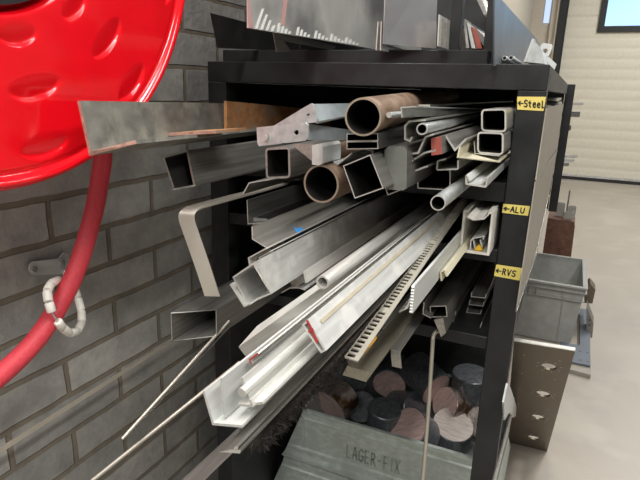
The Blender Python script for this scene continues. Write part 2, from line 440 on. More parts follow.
rb('added_dark_side', (-HX, PW+.001, .05), (-HX+.0025, RD-.051, 1.3565), 'dark', 0)  # added black sheet; darkens the open left side of the rack
rb('added_dark_back', (-HX+.004, RD-.049, .80), (.343, RD-.045, 1.3695), 'dark', 0); rb('added_dark_back', (-HX+.004, .80, .05), (.29, .804, .87), 'dark', 0)  # added black sheets closing the rear so the interior stays dark
# bottom front and side rails, near the floor
rb('floor_beam', (-XI, .004, .05), (XI, .044, .09))
# light sheets standing along the right flank of the rack
def sheet_x(name, m, px, x, t=.002, **k): return slab(name, m, [atx(*p, x) for p in px], (t, 0, 0), **k)
o = sheet_x('metal_sheet', 'beige', ((545.6, 108), (562.6, 103.5), (557.2, 147), (535, 180)), HX+.001); tag(o, 'upper beige metal sheet on the right flank of the rack, under the top beam', 'metal sheet')
o = sheet_x('metal_sheet', 'beige', ((534.6, 182), (557, 149), (549.5, 190), (536.5, 254), (515.5, 312)), HX+.001); tag(o, 'lower beige metal sheet on the right flank of the rack, narrowing towards the bottom', 'metal sheet')
bm = bmesh.new(); sweep(bm, [atx(*p, HX+.004) for p in ((549, 195), (544.5, 215), (536, 254), (516.5, 311))], .0014, 8); tag(link('edge_strip', bm, 'steel'), 'thin light metal strip edging the lower beige sheet on the rack flank', 'strip')

# labels of tape on the right post
def tape(px, text, label, hgt=.0125, cw=.0075, gap=.0018):
    P = [at(*p, -.0002) for p in px]
    o = slab('tape_label', 'tape', P, (0, -.0006, 0)); tag(o, label, 'label')
    ux = (P[1]-P[0]).normalized(); uz = (P[3]-P[0]).normalized(); w = (P[1]-P[0]).length; h = (P[3]-P[0]).length
    bm = bmesh.new()
    letters(bm, text, P[0]+ux*w*.05+uz*(h-hgt)*.5+Vector((0, -.0007, 0)), ux, uz, hgt, cw, gap, .0022, (0, -.0003, 0))
    link('lettering', bm, 'ink', o)
# order: lower-left, lower-right, upper-right, upper-left
tape(((517.3, 109.5), (543.5, 111), (546, 96.8), (517.3, 96.6)), '<Steel', 'yellow tape label lettered Steel near the top of the rack post', .0115, .0082, .0022)
tape(((502, 212.6), (528, 215.8), (530, 206.2), (503.5, 203.8)), '<ALU', 'yellow tape label lettered ALU halfway up the rack post', .0098, .0105, .0025)
tape(((494, 275.8), (519.6, 280.5), (522.3, 268.2), (496.3, 264.4)), '<RVS', 'yellow tape label lettered RVS, lowest on the rack post', .0118, .0098, .0028)

# ================================================================ steel bars, top opening
NOT = None
bar('angle_iron', 'long scaled grey angle iron end reaching out left over the red reel', 'angle bar', 'rustgrey',
    [(78.5, 101), (90, 153.5), (136, 142)], -.5, .0052, far=(224, 103.5, -.06), yend=.12, ys=[-.5, -.5, -.47], cut='pinkcut')
solid('rusty_plate', 'orange rusty steel plate on edge behind the grey angle iron', 'plate', 'rust',
      [(224, 101), (224, 132.5), (227, 132.5), (227, 101)], -.09, far=(310, 109, .30), yend=.42, cut='rust')
solid('flat_bar', 'thin rust-edged flat bar lying in the grey angle iron', 'flat bar', 'rust',
      [(168, 133), (169, 136), (216, 133.5), (216, 130.5)], -.30, yend=-.21, cut='pinkcut')
# galvanised brackets with holes
def holed(name, parent, m, quad, holes, thick, hr):
    """plate with real round holes: quad corners (3D), holes in (u,v) 0..1"""
    A, B, C_, D_ = [Vector(p) for p in quad]; n = 20
    f = lambda u, v: A*(1-u)*(1-v)+B*u*(1-v)+C_*u*v+D_*(1-u)*v
    W = (B-A).length; H = (D_-A).length; T = Vector(thick)
    bm = bmesh.new(); holes = sorted(holes)
    cuts = [0]+[(holes[i][0]+holes[i+1][0])/2 for i in range(len(holes)-1)]+[1]
    for k, (hu, hv) in enumerate(holes):
        u0, u1 = cuts[k], cuts[k+1]
        for i in range(n):
            q = []
            for j in (i, i+1):
                a = 2*math.pi*j/n+math.pi/4; c, s = math.cos(a), math.sin(a)
                inner = f(hu+c*hr/W, hv+s*hr/H)
                tx = min(((u1-hu) if c > 0 else (hu-u0))*W/max(abs(c), 1e-6), ((1-hv) if s > 0 else hv)*H/max(abs(s), 1e-6))
                q.append((inner, f(hu+c*tx/W, hv+s*tx/H)))
            (i0, o0), (i1, o1) = q
            fr = [bm.verts.new(p) for p in (i0, o0, o1, i1)]; bk = [bm.verts.new(p+T) for p in (i0, o0, o1, i1)]
            bm.faces.new(fr); bm.faces.new(bk[::-1]); bm.faces.new((fr[0], fr[3], bk[3], bk[0])); bm.faces.new((fr[1], fr[2], bk[2], bk[1]))
    bmesh.ops.remove_doubles(bm, verts=bm.verts, dist=1e-6)
    return link(name, bm, m, parent)
def bracket(label, quad, y, holes, hr, rest, far, tri=None):
    q = [at(*p, y) for p in quad]; o = empty('mounting_bracket', (q[0]+q[1])/2, label, 'bracket')
    holed('end_plate', o, 'galv', q, holes, (0, .003, 0), hr)
    d = at(*far)-q[2]; d = d*(1.2/d.length)
    bm = bmesh.new(); pts = [at(*p, y+.004) for p in rest]; P2 = [(p.x, p.z) for p in pts]
    profile(bm, pts, .003, False, d, 0)
    link('channel', bm, 'galvblue', o, mats=['galvblue', 'cut'])
    return o
b2 = bracket('upper galvanised channel with a sloping end plate and one round hole, on the rusty plate', [(270, 128), (318, 122), (312.5, 103.5), (310.5, 103.5)], -.40, [(.74, .45)], .0038, [(311, 104.5), (317.5, 121), (316, 123)], (345, 103, -.1))
b1 = bracket('lower galvanised bracket end with two holes, beneath the sloping one', [(257.5, 146.5), (308, 140.5), (308, 122), (256.5, 127.5)], -.42, [(.18, .45), (.78, .5)], .0034, [(305, 123.5), (306.5, 140)], (345, 128, -.1))
bm = bmesh.new(); cc = at(265.6, 137.4, -.423); tube_mesh(bm, cc, cc+Vector((0, -.002, 0)), .0036, 0, 12); link('rivet', bm, 'cut', b1)
# big dark square tube far left
bar('square_tube', 'dark square steel tube sticking out far left below the grey angle iron', 'tube', 'steel',
    [(163, 158), (187.5, 150.5), (195.5, 185.5), (173, 189.5)], -.30, .003, True, r=.004, ys=[-.33, -.29, -.29, -.33], cut='steel_l')
bar('square_tube', 'small upright square steel tube with pale rounded rim under the holed brackets', 'tube', 'steel',
    [(266, 149), (289, 148), (289.5, 177), (267, 178)], -.25, .0035, True, r=.006, cut='steel_l')
bar('angle_bar', 'slanting dark angle bar below the small upright square tube', 'angle bar', 'steel',
    [(243, 194), (249, 183), (281, 177.5)], -.22, .002, yend=1.2)
solid('flat_bar', 'pale grey flat bar with rounded end beside the small upright square tube', 'flat bar', 'white',
      [(312, 145), (320, 144), (322.5, 147), (322.5, 163), (319, 165.5), (312, 164.5)], -.31, cut='white', yend=-.24)
o = slab('web_plate', 'steel_l', [at(*p, -.295) for p in ((292, 144.5), (313, 144), (313, 162), (297, 149))], (0, .0025, 0)); tag(o, 'small grey web plate left of the pale rounded bar end', 'plate')
pipe('round_tube', 'small brown tube end left of the stacked black channels', 'tube', 'pipe', (323, 154), (323, 145.5), -.24, .0025, cut='pipe_cut')
bar('angle_bar', 'galvanised angle bar with bright edge pointing at the large pipe', 'angle bar', 'galv',
    [(333, 162), (337, 165), (352, 153)], -.27, .002)
# pipes
pipe('round_pipe', 'largest brown round steel pipe, on top of the pile under the top beam', 'pipe', 'pipe', (363, 117), (345.5, 119), -.31, .0028, far=(425, 102, .25), yend=.8, cut='pipe_cut')
pipe('round_pipe', 'brown round steel pipe lying low, left of the thin-walled square tube', 'pipe', 'pipe', (321, 184), (304, 186), -.30, .003, cut='pipe_cut')
for i, (y0, lab) in enumerate(((134, 'flat black channel on top of its pair, below the largest pipe'), (142, 'flat black channel under its twin, below the largest pipe'))):
    bar('flat_channel', lab, 'channel', 'steel_d', [(347, y0), (377.5, y0-.5), (378, y0+6.5), (347, y0+7)], -.29, .0013, True, group=None)
bar('square_tube', 'tilted thin-walled square steel tube with a bright rim, below the black channels', 'tube', 'steel',
    [(343.5, 166), (370, 155), (383, 188), (355, 198)], -.30, .0016, True)
bar('angle_bar', 'thin steel angle between the tilted square tube and the blunt grey bar', 'angle bar', 'steel',
    [(372, 152), (388, 195), (400, 190)], -.24, .0016)
bar('angle_bar', 'crumpled thin steel profile above the tilted square tube', 'angle bar', 'steel', [(362, 148), (375, 152), (380, 160), (386, 166)], -.22, .0016)
solid('flat_bar', 'wide blunt grey steel bar with rounded upper corners, in the middle of the pile', 'flat bar', 'steel',
      [(384.5, 150), (388, 146.5), (403, 147), (407, 150.5), (406.5, 188), (403, 190.5), (387, 189.5), (384, 186)], -.25, cut='steel_e')
for i, (pts, lab) in enumerate((
    ([(426, 120), (409, 121.5), (405, 126), (405, 139), (410, 141), (412, 137)], 'steel angle with a folded lip, left of the small round tube'),
    ([(434, 134), (425.5, 137), (418, 153), (409, 154), (408, 160), (413, 161)], 'stepped steel profile under the folded-lip angle'),
    ([(436, 150), (424, 153), (413, 160), (406, 163), (406, 172)], 'bent steel profile just right of the blunt grey bar'),
    ([(402, 175), (412, 172), (428, 166)], 'lowest thin angle right of the blunt grey bar'),)):
    bar('steel_profile', lab, 'profile', 'steel_l', pts, -.23+.01*i, .0028)
bar('angle_bar', 'pale thin strip tucked between the folded profiles', 'strip', 'steel_l', [(380, 168), (376, 158), (381, 155)], -.23, .0015)
pipe('round_tube', 'small bright round tube above the red-ended block', 'tube', 'galv', (422, 129), (416.2, 129.5), -.24, .0022, far=(470, 118, .25))
solid('square_bar', 'square bar with a brick-red painted end in the pile', 'bar', 'steel', [(431, 138), (441.5, 136.5), (442, 154), (431.5, 155.5)], -.21, cut='redblock')
bar('angle_bar', 'steel angle with V-shaped end right of the red-ended bar', 'angle bar', 'steel', [(441, 139), (446, 136.5), (455, 150), (466, 139)], -.18, .003)
bar('channel_bar', 'pale lipped C-channel below the red-ended bar', 'channel', 'steel_l', [(446, 159), (437.5, 161), (437, 170), (458, 169), (458, 160)], -.16, .0026, r=.002)
bar('channel_bar', 'dark U-channel standing on the shelf below the pale C-channel', 'channel', 'steel_d', [(418, 170), (418, 188), (450, 190), (450, 168)], -.12, .002)
bar('galvanised_channel', 'galvanised strip channel running across the largest pipe', 'channel', 'galv', [(402, 117.5), (401, 107.5), (416, 106.5)], -.27, .0016, far=(480, 115, .5), yend=.9)
pipe('round_tube', 'thin galvanised tube tip left of the strip channel', 'tube', 'galv', (389, 115), (389, 118), -.285, 0, far=(402, 114, -.22), yend=.1)
solid('flat_bar', 'thin dark flat bar highest in the opening beneath the top beam', 'flat bar', 'steel', [(418, 104.5), (418, 106.5), (430, 106.5), (430, 104.5)], .0, far=(500, 101, .8), yend=.9)
bar('angle_bar', 'cream painted angle beneath the two stacked square tubes', 'angle bar', 'cream', [(460, 146), (457.5, 157.5), (500, 162)], -.16, .0022, ys=[-.18, -.18, -.1], cut='cream')
bar('channel_bar', 'thin blue-grey channel cradling the lower square tube', 'channel', 'steel', [(474, 141), (475, 153.5), (500, 156)], -.105, .0012)
for pts, lab in (([(482, 110), (505.5, 109.5), (505.5, 131.5), (482, 130.5)], 'upper of two stacked square steel tubes beside the post'),
                 ([(478, 132.5), (503, 133.5), (502.5, 154.5), (478, 152.5)], 'lower of two stacked square steel tubes beside the post')):
    bar('square_tube', lab, 'tube', 'steel_l', pts, -.1 if 'upper' in lab else -.103, .0028, True, r=.006)
bar('strut_channel', 'galvanised lipped strut channel lying lowest beside the post', 'channel', 'galvl', [(470, 181.5), (466, 175.5), (466, 184), (486, 187), (487, 178), (482, 182)], -.2, .0024, r=.002)
pipe('round_tube', 'galvanised round tube with open end sticking out below the strut channel', 'tube', 'galv', (438, 203), (430.3, 203), -.27, .0018)

# bent stainless strap at left
px_path = [((262, 187.5), -.04), ((225, 197.5), -.18), ((196, 205.5), -.262), ((187, 208.5), -.282), ((181.5, 213), -.292), ((181, 220), -.294), ((184.5, 231), -.292), ((196, 264), -.285), ((206.5, 296), -.28)]
P = [at(px+6, py, y) for (px, py), y in px_path]
P0 = P[0]; P[0:0] = [P0+Vector((0, 1.0, -.0)), P0+Vector((0, .4, 0))]
bm = bmesh.new(); strip(bm, smoothpath(P, 5), (.025, .012, 0), .0035)
tag(link('bent_strap', bm, 'stain', smooth='auto'), 'bent stainless flat strap hooking down outside the left post', 'strap')

# ================================================================ aluminium, second opening
bar('angle_bar', 'grey aluminium angle with a blue paint mark on its face', 'angle bar', 'steel_l', [(252, 226.5), (252.5, 239), (273, 251.5)], -.33, .002)
P = [at(*p, -.10) for p in ((297, 227), (302, 226), (309, 229.5), (304, 235.5), (300, 235), (296, 231))]
bar('sheet_profile', 'small dull folded sheet end left of the blue-marked angle', 'profile', 'steel', [(247, 200), (248, 224), (270, 222)], -.18, .0016, yend=.6)
solid('flat_bar', 'thin flat bar with a slanting end above the blue-marked angle', 'flat bar', 'steel_d', [(250, 217), (253, 226), (262, 226), (268, 219)], -.16, yend=.5, cut='galv')
bar('angle_bar', 'thin pale aluminium angle above the wide aluminium tube', 'angle bar', 'alu', [(250, 269), (248.5, 258), (266, 248.5)], -.37, .002)
bar('channel_bar', 'small aluminium channel nested in the thin pale angle', 'channel', 'alu', [(261, 262), (259, 257.5), (270, 251.5)], -.36, .0015)
bar('rectangular_tube', 'wide aluminium rectangular tube with open end, its broad face towards the viewer', 'tube', 'alu_b',
    [(233, 277.5), (253.5, 263.5), (270.5, 293.5), (248, 303.5)], -.46, .0022, True, ys=[-.46, -.46, -.43, -.44])
bar('angle_bar', 'thin aluminium angle hugging the left side of the wide aluminium tube', 'angle bar', 'alu', [(230, 284), (244, 306.5), (250, 304)], -.455, .002)
solid('flat_bar', 'aluminium flat bar on edge with a pointed end, above the big aluminium angle', 'flat bar', 'alu',
      [(238.5, 347), (257, 326), (260, 326), (246, 357)], -.52, ys=[-.55, -.49, -.48, -.53], far=(318, 290, -.38), yend=1.2, cut='alu')
pipe('round_tube', 'small aluminium round tube with its dark bore facing the viewer', 'tube', 'alu', (322.5, 282.5), (316.3, 283), -.43, .0025)
bar('channel_bar', 'thin aluminium strip running below the round aluminium tube', 'channel', 'alu', [(287, 330), (291, 333), (300, 327)], -.46, .0015)
bar('angle_bar', 'curled thin aluminium offcut lying under the wide tube', 'offcut', 'alu_b', [(281, 293), (290, 288), (299, 288), (305, 290)], -.33, .0018, yend=.2)
solid('flat_bar', 'small dull block between the wide aluminium tube and its neighbour', 'block', 'steel_l', [(289, 281), (301, 275), (305, 282), (294, 288)], -.32, yend=.5, cut='steel_l')
solid('flat_bar', 'thin upright aluminium sliver between tube and angle', 'strip', 'alu', [(303, 271), (305, 283), (307, 283), (305.5, 270)], -.36, yend=.4)
bar('angle_bar', 'largest white aluminium angle, its open end nearest the viewer at lower left', 'angle bar', 'white',
    [(203.5, 391), (213, 424), (242, 426.5)], -.70, .0024, cut='alu')
bar('flat_strip', 'white flat strip standing inside the largest aluminium angle', 'strip', 'white', [(221, 378), (224.5, 417.5)], -.695, .0018, cut='alu')
bar('angle_bar', 'white aluminium angle nested inside the largest one, edge turned up', 'angle bar', 'alu',
    [(241.5, 378), (250.5, 404.5), (263, 403)], -.685, .0024)
bar('angle_bar', 'small aluminium angle end poking out beneath the nested angle', 'angle bar', 'alu', [(238, 405), (252, 406), (250, 400)], -.69, .002, yend=.3)
pipe('round_bar', 'small round aluminium bar resting inside the largest angle', 'round bar', 'alu', (241.5, 393), (237.5, 393), -.692, 0)
bar('channel_bar', 'thin channel with a red painted end inside the largest angle', 'channel', 'alu', [(251.5, 364), (249.5, 359.5), (258, 353.5)], -.66, .0016, cut='red_end')
bar('rectangular_tube', 'long aluminium box profile with a red notched end and orange streak along its top', 'tube', 'alu_b',
    [(303, 325), (307.5, 321), (325, 350), (321, 352)], -.60, .0022, True, cut='alu')
solid('flat_bar', 'dark steel T-bar running under the red-ended box profile', 'flat bar', 'steel', [(219, 452), (240, 453.5), (241, 450), (231, 449.5)], -.72, cut='cut')
solid('flat_bar', 'upright web bar on the dark steel T-bar', 'flat bar', 'steel', [(233.5, 449.4), (237.5, 449.6), (238.5, 447), (235, 446.6)], -.72, cut='cut')
solid('flat_bar', 'out-of-focus grey flat bar reaching down past the bottom of the picture, lower left', 'flat bar', 'steel', [(160, 500), (176, 508), (180, 504), (164, 496)], -.66, cut='steel', far=(246, 421, -.50), yend=1.0)

for o in ALL:
    if 'red notched end' in o['label']:
        slab('painted_end', 'red_end', [at(306.3, 320.5, -.6008), at(308.3, 320, -.6008), at(318.4, 342, -.6008), at(316.4, 343.2, -.6008)], (0, -.0006, 0), o)
        slab('painted_end', 'red_end', [at(308, 331, -.6018), at(313, 328, -.6018), at(313.8, 330, -.6018), at(309, 333, -.6018)], (0, -.0006, 0), o)
        P = [at(311, 327.5, -.6025)+Vector((.0008, .02, .0008)), at(313, 331.5, -.6025)+Vector((.0008, .02, .0008))]
        link_p = slab('paint_streak', 'streak', [P[0], P[1], P[1]+Vector((0, 1.1, 0)), P[0]+Vector((0, 1.1, 0))], (.0003, 0, .0003), o)
# perforated comb strip (ladder) ------------------------------------------------
A = at(344, 357, -.53); B = at(439, 228, -.12)
d = (B-A); Wv = at(358, 361, -.53)-A; n = 42
bm = bmesh.new(); T = Vector((0, 0, -.0015))
def quadprism(p, q, r_, s): hexa(bm, [p, q, r_, s], [v+T for v in (p, q, r_, s)])
A2 = A+d*1.6
quadprism(A, A+Wv*.07, A2+Wv*.07, A2); quadprism(A+Wv*.64, A+Wv*1.0, A2+Wv*1.0, A2+Wv*.64)
for i in range(int(n*1.6)):
    u = i/n; p = A+d*u; e = d*(.36/n)
    if i % 12 == 11: e = d*(1.0/n)
    quadprism(p, p+Wv*.64, p+Wv*.64+e, p+e)
o = link('slotted_strip', bm, 'combmat'); tag(o, 'cream slotted comb strip with a row of slots beside the hairy brush', 'strip')
# white strip with serrated end, upright
x = at(410, 312, -.37).x
prof = []
top = at(410.5, 285, -.372); bot = at(410, 313, -.372); nt = 9
bm = bmesh.new(); ys = []
for i in range(nt*2+1):
    t = i/(nt*2); ys.append(Vector((x, -.372-(.0022 if i % 2 else 0), top.z*(1-t)+bot.z*t)))
loop = ys+[Vector((x, 1.2, bot.z)), Vector((x, 1.2, top.z))]
hexa(bm, loop, [p+Vector((.0042, 0, 0)) for p in loop])
o = link('toothed_strip', bm, 'white'); tag(o, 'white upright strip with a finely toothed end, right of the slotted strip', 'strip')
bar('angle_bar', 'pale bracket angle left of the toothed white strip', 'angle bar', 'white', [(399, 312), (407, 308), (410, 300)], -.36, .0022, yend=.8, cut='alu')
bar('j_profile', 'cream J-shaped profile right of the toothed strip, curled at its end', 'profile', 'cream', [(441.5, 281), (440.5, 272), (444.5, 270), (447, 276.5)], -.22, .0022, r=.001, cut='cream')
# cable duct with lid
bar('cable_duct', 'upright grey-white cable duct standing beside the post', 'duct', 'plastic_w', [(468, 211), (464.5, 211), (460.5, 251), (488, 254.5), (492.5, 213), (488, 213)], -.05, .004, cut='plastic_w')
bar('duct_lid', 'loose curved duct lid lying in the top of the cable duct', 'lid', 'plastic_w', [(467, 217), (473, 220), (484, 219), (488, 215)], -.075, .002, cut='plastic_w', yend=.7)
for pts, lab in (([(470, 250), (471, 240), (473.5, 240)], 'white clip profile at the left inside the cable duct'), ([(475, 249), (473, 238.5), (484, 236.5), (483, 239.5)], 'white bent clip profile in the middle of the cable duct'), ([(482, 247), (480, 240)], 'white sliver at the right inside the cable duct')):
    bar('clip_profile', lab, 'profile', 'white', pts, -.045, .0018, yend=.4, cut='white')
bm = bmesh.new(); P = [at(*p, -.046) for p in ((474, 250.5), (477, 246), (480, 245), (482, 250.5))]; hexa(bm, P, [p+Vector((0, .02, 0)) for p in P])
tag(link('plug', bm, 'yellow'), 'small yellow plug at the bottom of the cable duct', 'plug')
o = empty('hand_tool', at(362, 350, -.45), 'orange-tipped handle lying beneath the end of the slotted strip', 'tool')
bm = bmesh.new(); P = [at(*p, -.452) for p in ((357, 358), (360, 350), (368, 344), (369, 348), (363, 356))]; hexa(bm, P, [p+Vector((0, .03, 0)) for p in P]); link('grip', bm, 'orange', o)
bm = bmesh.new(); P = [at(*p, -.45) for p in ((347, 362), (352, 356), (359, 357), (358, 363), (351, 366))]; hexa(bm, P, [p+Vector((0, .04, 0)) for p in P]); link('metal_tip', bm, 'steel', o)

# hairy brush strip ------------------------------------------------------------
bo = empty('brush_strip', at(300, 400, -.45), 'long black hairy brush strip lying over the steel bins', 'brush')
A = at(252, 440, -.60); B = at(352, 342, -.40); dd = (B-A); B2 = A+dd*1.35
bm = bmesh.new(); sweep(bm, [A+Vector((0, 0, .002)), B2+Vector((0, 0, .002))], .011, 14); link('spine', bm, 'bristle', bo)
bm = bmesh.new(); rnd = random.Random(3)
for i in range(9000):
    u = rnd.random()*1.3; p = A+dd*u+Vector((rnd.gauss(0, .005), 0, rnd.gauss(0, .004)))
    a = rnd.random()*2*math.pi; s = .009+rnd.random()*.009
    v = Vector((math.cos(a)*1.1, rnd.gauss(0, .45), math.sin(a)*.9)).normalized()*s
    w = Vector((rnd.gauss(0, 1), rnd.gauss(0, 1), rnd.gauss(0, 1))).normalized()*.0006
    q1 = p+v*.6+Vector((0, 0, rnd.gauss(0, .002))); q2 = p+v+Vector((0, rnd.gauss(0, .003), -.002))
    a1 = [bm.verts.new(t) for t in (p-w, p+w, q1+w*.8, q1-w*.8)]; bm.faces.new(a1); e = bm.verts.new(q2); bm.faces.new((a1[3], a1[2], e))
o = link('bristles', bm, 'bristle', bo); o['kind'] = 'stuff'

# ================================================================ stainless, third opening
solid('flat_bar', 'thick grey flat bar with sawn end, jutting out above the round offcuts', 'flat bar', 'wood', [(342.5, 375), (366, 382), (369.5, 372), (347, 366)], -.27, yend=.59, cut='wood')
pipe('round_bar', 'bright thin tube along the left edge of the thick grey bar', 'tube', 'steel_l', (357, 358), (354.5, 358), -.28, 0, yend=.59)
# bent flat strap under it
q0 = at(396, 350.5, -.15)
P = [at(397, 367, -.15), at(396, 357, -.15), at(395.6, 353, -.148), q0+Vector((0, .006, .001)), q0+Vector((0, .02, .002)), q0+Vector((0, .3, .002)), q0+Vector((0, .7, .002))]
bm = bmesh.new(); strip(bm, smoothpath(P, 5), (.018, .0, .0), .0035); tag(link('bent_strap', bm, 'steel_l', smooth='auto'), 'short flat strap bent down at its end, below the thick grey bar', 'strap')
bar('rectangular_tube', 'dark rectangular steel tube with open end just above the hooked rod', 'tube', 'steel', [(430, 306.5), (446, 306), (447, 316.5), (431, 317)], -.03, .0018, True)
bar('angle_bar', 'dark wedge-ended steel bar left of the rectangular tube', 'angle bar', 'steel', [(424, 302), (423, 314), (431, 318)], -.05, .002)
solid('flat_bar', 'splayed dark bar end pointing down above the hooked rod', 'bar', 'steel', [(434, 320), (443, 318), (446, 333), (441, 337)], -.04, yend=.8, cut='steel_l')
bar('sheet_profile', 'low dark sheet tray right of the rectangular tube', 'tray', 'steel', [(456, 311), (452, 325), (479, 330.5), (482, 322)], .05, .0018)
for i, (p, lab) in enumerate((((472, 292), 'uppermost stepped bar end behind the post in the lowest opening'), ((470, 300), 'second stepped bar end down behind the post in the lowest opening'), ((467.5, 308), 'third stepped bar end down behind the post in the lowest opening'), ((463.5, 316), 'bottom stepped bar end behind the post in the lowest opening'))):
    bar('strut_channel', lab, 'channel', 'steel_l', [(p[0], p[1]), (p[0]-1, p[1]+4.5), (p[0]+13, p[1]+6), (p[0]+14, p[1]+2)], .09+.01*i, .0018, yend=1.2)
bar('square_tube', 'square tube with thin bright-rimmed walls, nearest the brick wall at lower left', 'tube', 'steel',
    [(171, 313), (216, 310), (216.5, 336), (172, 341)], -.33, .0014, True, ys=[-.33, -.26, -.26, -.33])
# thin rods
def rod(label, a, b, r, m='stain', yend=.9):
    d = b-a; e = a+d*((yend-a.y)/d.y) if yend else b
    k = a+d*((b.y-a.y)/d.y)
    bm = bmesh.new(); tube_mesh(bm, a, b, r, 0, 12); o = link('round_rod', bm, m, mats=[m, 'cut'], smooth='auto'); tag(o, label, 'rod'); return o
rod('thin bright round rod ending highest, beside the brick wall', at(122, 439, -.49), at(229, 321, -.22), .0028)
rod('thin bright round rod running off the bottom edge of the picture', at(84, 487, -.52), at(240, 362, -.30), .0030)
rod('thin rod doubled up behind the higher bright rod', at(135, 428, -.46), at(229, 327, -.22), .0018, 'steel')
bm = bmesh.new(); P = [atx(*p, -.41) for p in ((-8, 452), (-8, 457.5))]; Q = [atx(*p, -.41) for p in ((183, 332), (183, 335))]
T = Vector((.003, 0, 0)); hexa(bm, [P[0], P[1], Q[1], Q[0]], [v+T for v in (P[0], P[1], Q[1], Q[0])])
tag(link('flat_strip', bm, 'stain'), 'narrow flat steel strip running along the brick wall', 'strip')
# hooked rod
P = [at(*p) for p in ((441, 330, -.01), (436, 332, -.02), (433.5, 336, -.025), (432.5, 345, -.03), (430, 385, -.035), (426, 440, -.04), (421.5, 492, -.045))]
bm = bmesh.new(); sweep(bm, smoothpath(P, 6), .0042, 12); tag(link('hooked_rod', bm, 'stain', smooth='auto'), 'thin steel rod hooked at its top, hanging down in front of the bins', 'rod')

# blue mark as part of its bar
for o in ALL:
    if 'blue paint mark' in o.get('label', ''):
        # mark lies on the sloping flange
        p0, p1 = at(252.5, 239, -.33), at(273, 251.5, -.33)
        def onf(px, py):
            n = (p1-p0).cross(Vector((0, 1, 0))).normalized()
            r = ray(px, py); t = (p0-CAM).dot(n)/r.dot(n); return CAM+r*t*.995
        bm = bmesh.new(); Q = [onf(*p) for p in ((293, 226), (298, 229), (300, 227), (305, 230), (309, 231), (304, 233), (303, 236), (299, 234), (296, 232))]
        bm.faces.new([bm.verts.new(q) for q in Q]); q = link('paint_mark', bm, 'blue', o)

# ================================================================ bins
def lager(zt, zb, label, txt, rightx=.345, first=True):
    yF = .295; xl, xr = (-.235 if txt else -.30), rightx; yB = .70
    o = empty('steel_bin', ((xl+xr)/2, (yF+yB)/2, zb), label, 'bin')
    h = zt-zb; bm = bmesh.new()
    # front wall profile (y,z) swept in x with ridges
    prof = [(yF+.012, zb), (yF-.012, zb), (yF-.014, zb+.012), (yF-.001, zb+.016), (yF-.001, zb+.030), (yF-.007, zb+.034), (yF-.007, zb+.042), (yF-.001, zb+.046), (yF-.001, zt-.045), (yF-.006, zt-.041), (yF-.006, zt-.036), (yF-.001, zt-.032), (yF-.001, zt-.018), (yF-.008, zt-.012), (yF-.008, zt-.002), (yF, zt), (yF+.004, zt-.002), (yF+.004, zb+.018), (yF+.014, zb+.012)]
    flare = lambda z: .018*(1-(z-zb)/h)**3
    L0 = [Vector((xl-.055*(1-(z-zb)/h)-flare(z), y, z)) for y, z in prof]; L1 = [Vector((xr, y, z)) for y, z in prof]
    hexa(bm, L0, L1); fw = link('front_wall', bm, 'bin', o)
    bm = bmesh.new()
    box(bm, (xl-.004, yF-.0055, zb+.05), (xl+.004, yF-.0013, zt-.047)); 
    bm2 = bmesh.new()
    box(bm2, (xl-.005, yF+.005, zb+.004), (xr, yB, zb+.007)); link('base', bm2, 'bin', o)
    link('rib', bm, 'bin', fw)
    for xx, nm in ((xl, 'side_wall'), (xr, 'side_wall')):
        b3 = bmesh.new(); box(b3, (xx-.001, yF+.005, zb+.007), (xx+.002, yB, zt-.002)); box(b3, (xx-.008 if xx < 0 else xx, yF+.005, zt-.012), (xx if xx < 0 else xx+.006, yB, zt)); link(nm, b3, 'bin', o)
    b3 = bmesh.new(); box(b3, (xl, yB, zb+.004), (xr, yB+.003, zt-.001)); box(b3, (xl, yB-.004, zt-.012), (xr, yB+.012, zt)); box(b3, (xl, yB-.003, zt-.034), (xr, yB, zt-.027)); link('rear_wall', b3, 'bin', o)
    if txt:
        b4 = bmesh.new(); letters(b4, 'LAGER-FIX', (-.088, yF-.0010, zb+.062), (1, 0, 0), (0, 0, 1), .042, .0225, .0062, .0040, (0, -.0032, 0)); link('embossed_lettering', b4, 'bindark', fw)
    return o
lager(.395, .207, 'upper galvanised steel bin embossed LAGER-FIX, full of round steel offcuts', True)
lager(.199, .011, 'lower galvanised steel bin on the floor beneath the one with round offcuts', False)
# right-hand lip bracket outside the post
P = [atx(*p, .356) for p in ((506, 383), (509, 387), (517.5, 411), (517, 415), (512, 417.5), (508, 412), (503, 420), (502, 402))]
o = empty('galvanised_bracket', P[4], 'galvanised folded bracket peeking out behind the right post at the bins', 'bracket')
slab('lip', 'galv', P, (.003, 0, 0), o)
bm = bmesh.new(); sweep(bm, [atx(511, 414, .358), atx(504, 442, .358), atx(493, 485, .358)], .004, 10); link('rod', bm, 'steel_l', o)
slab('web', 'bin', [atx(*p, .354) for p in ((508, 436), (510, 447), (503, 485), (496, 485))], (.0015, 0, 0), o)

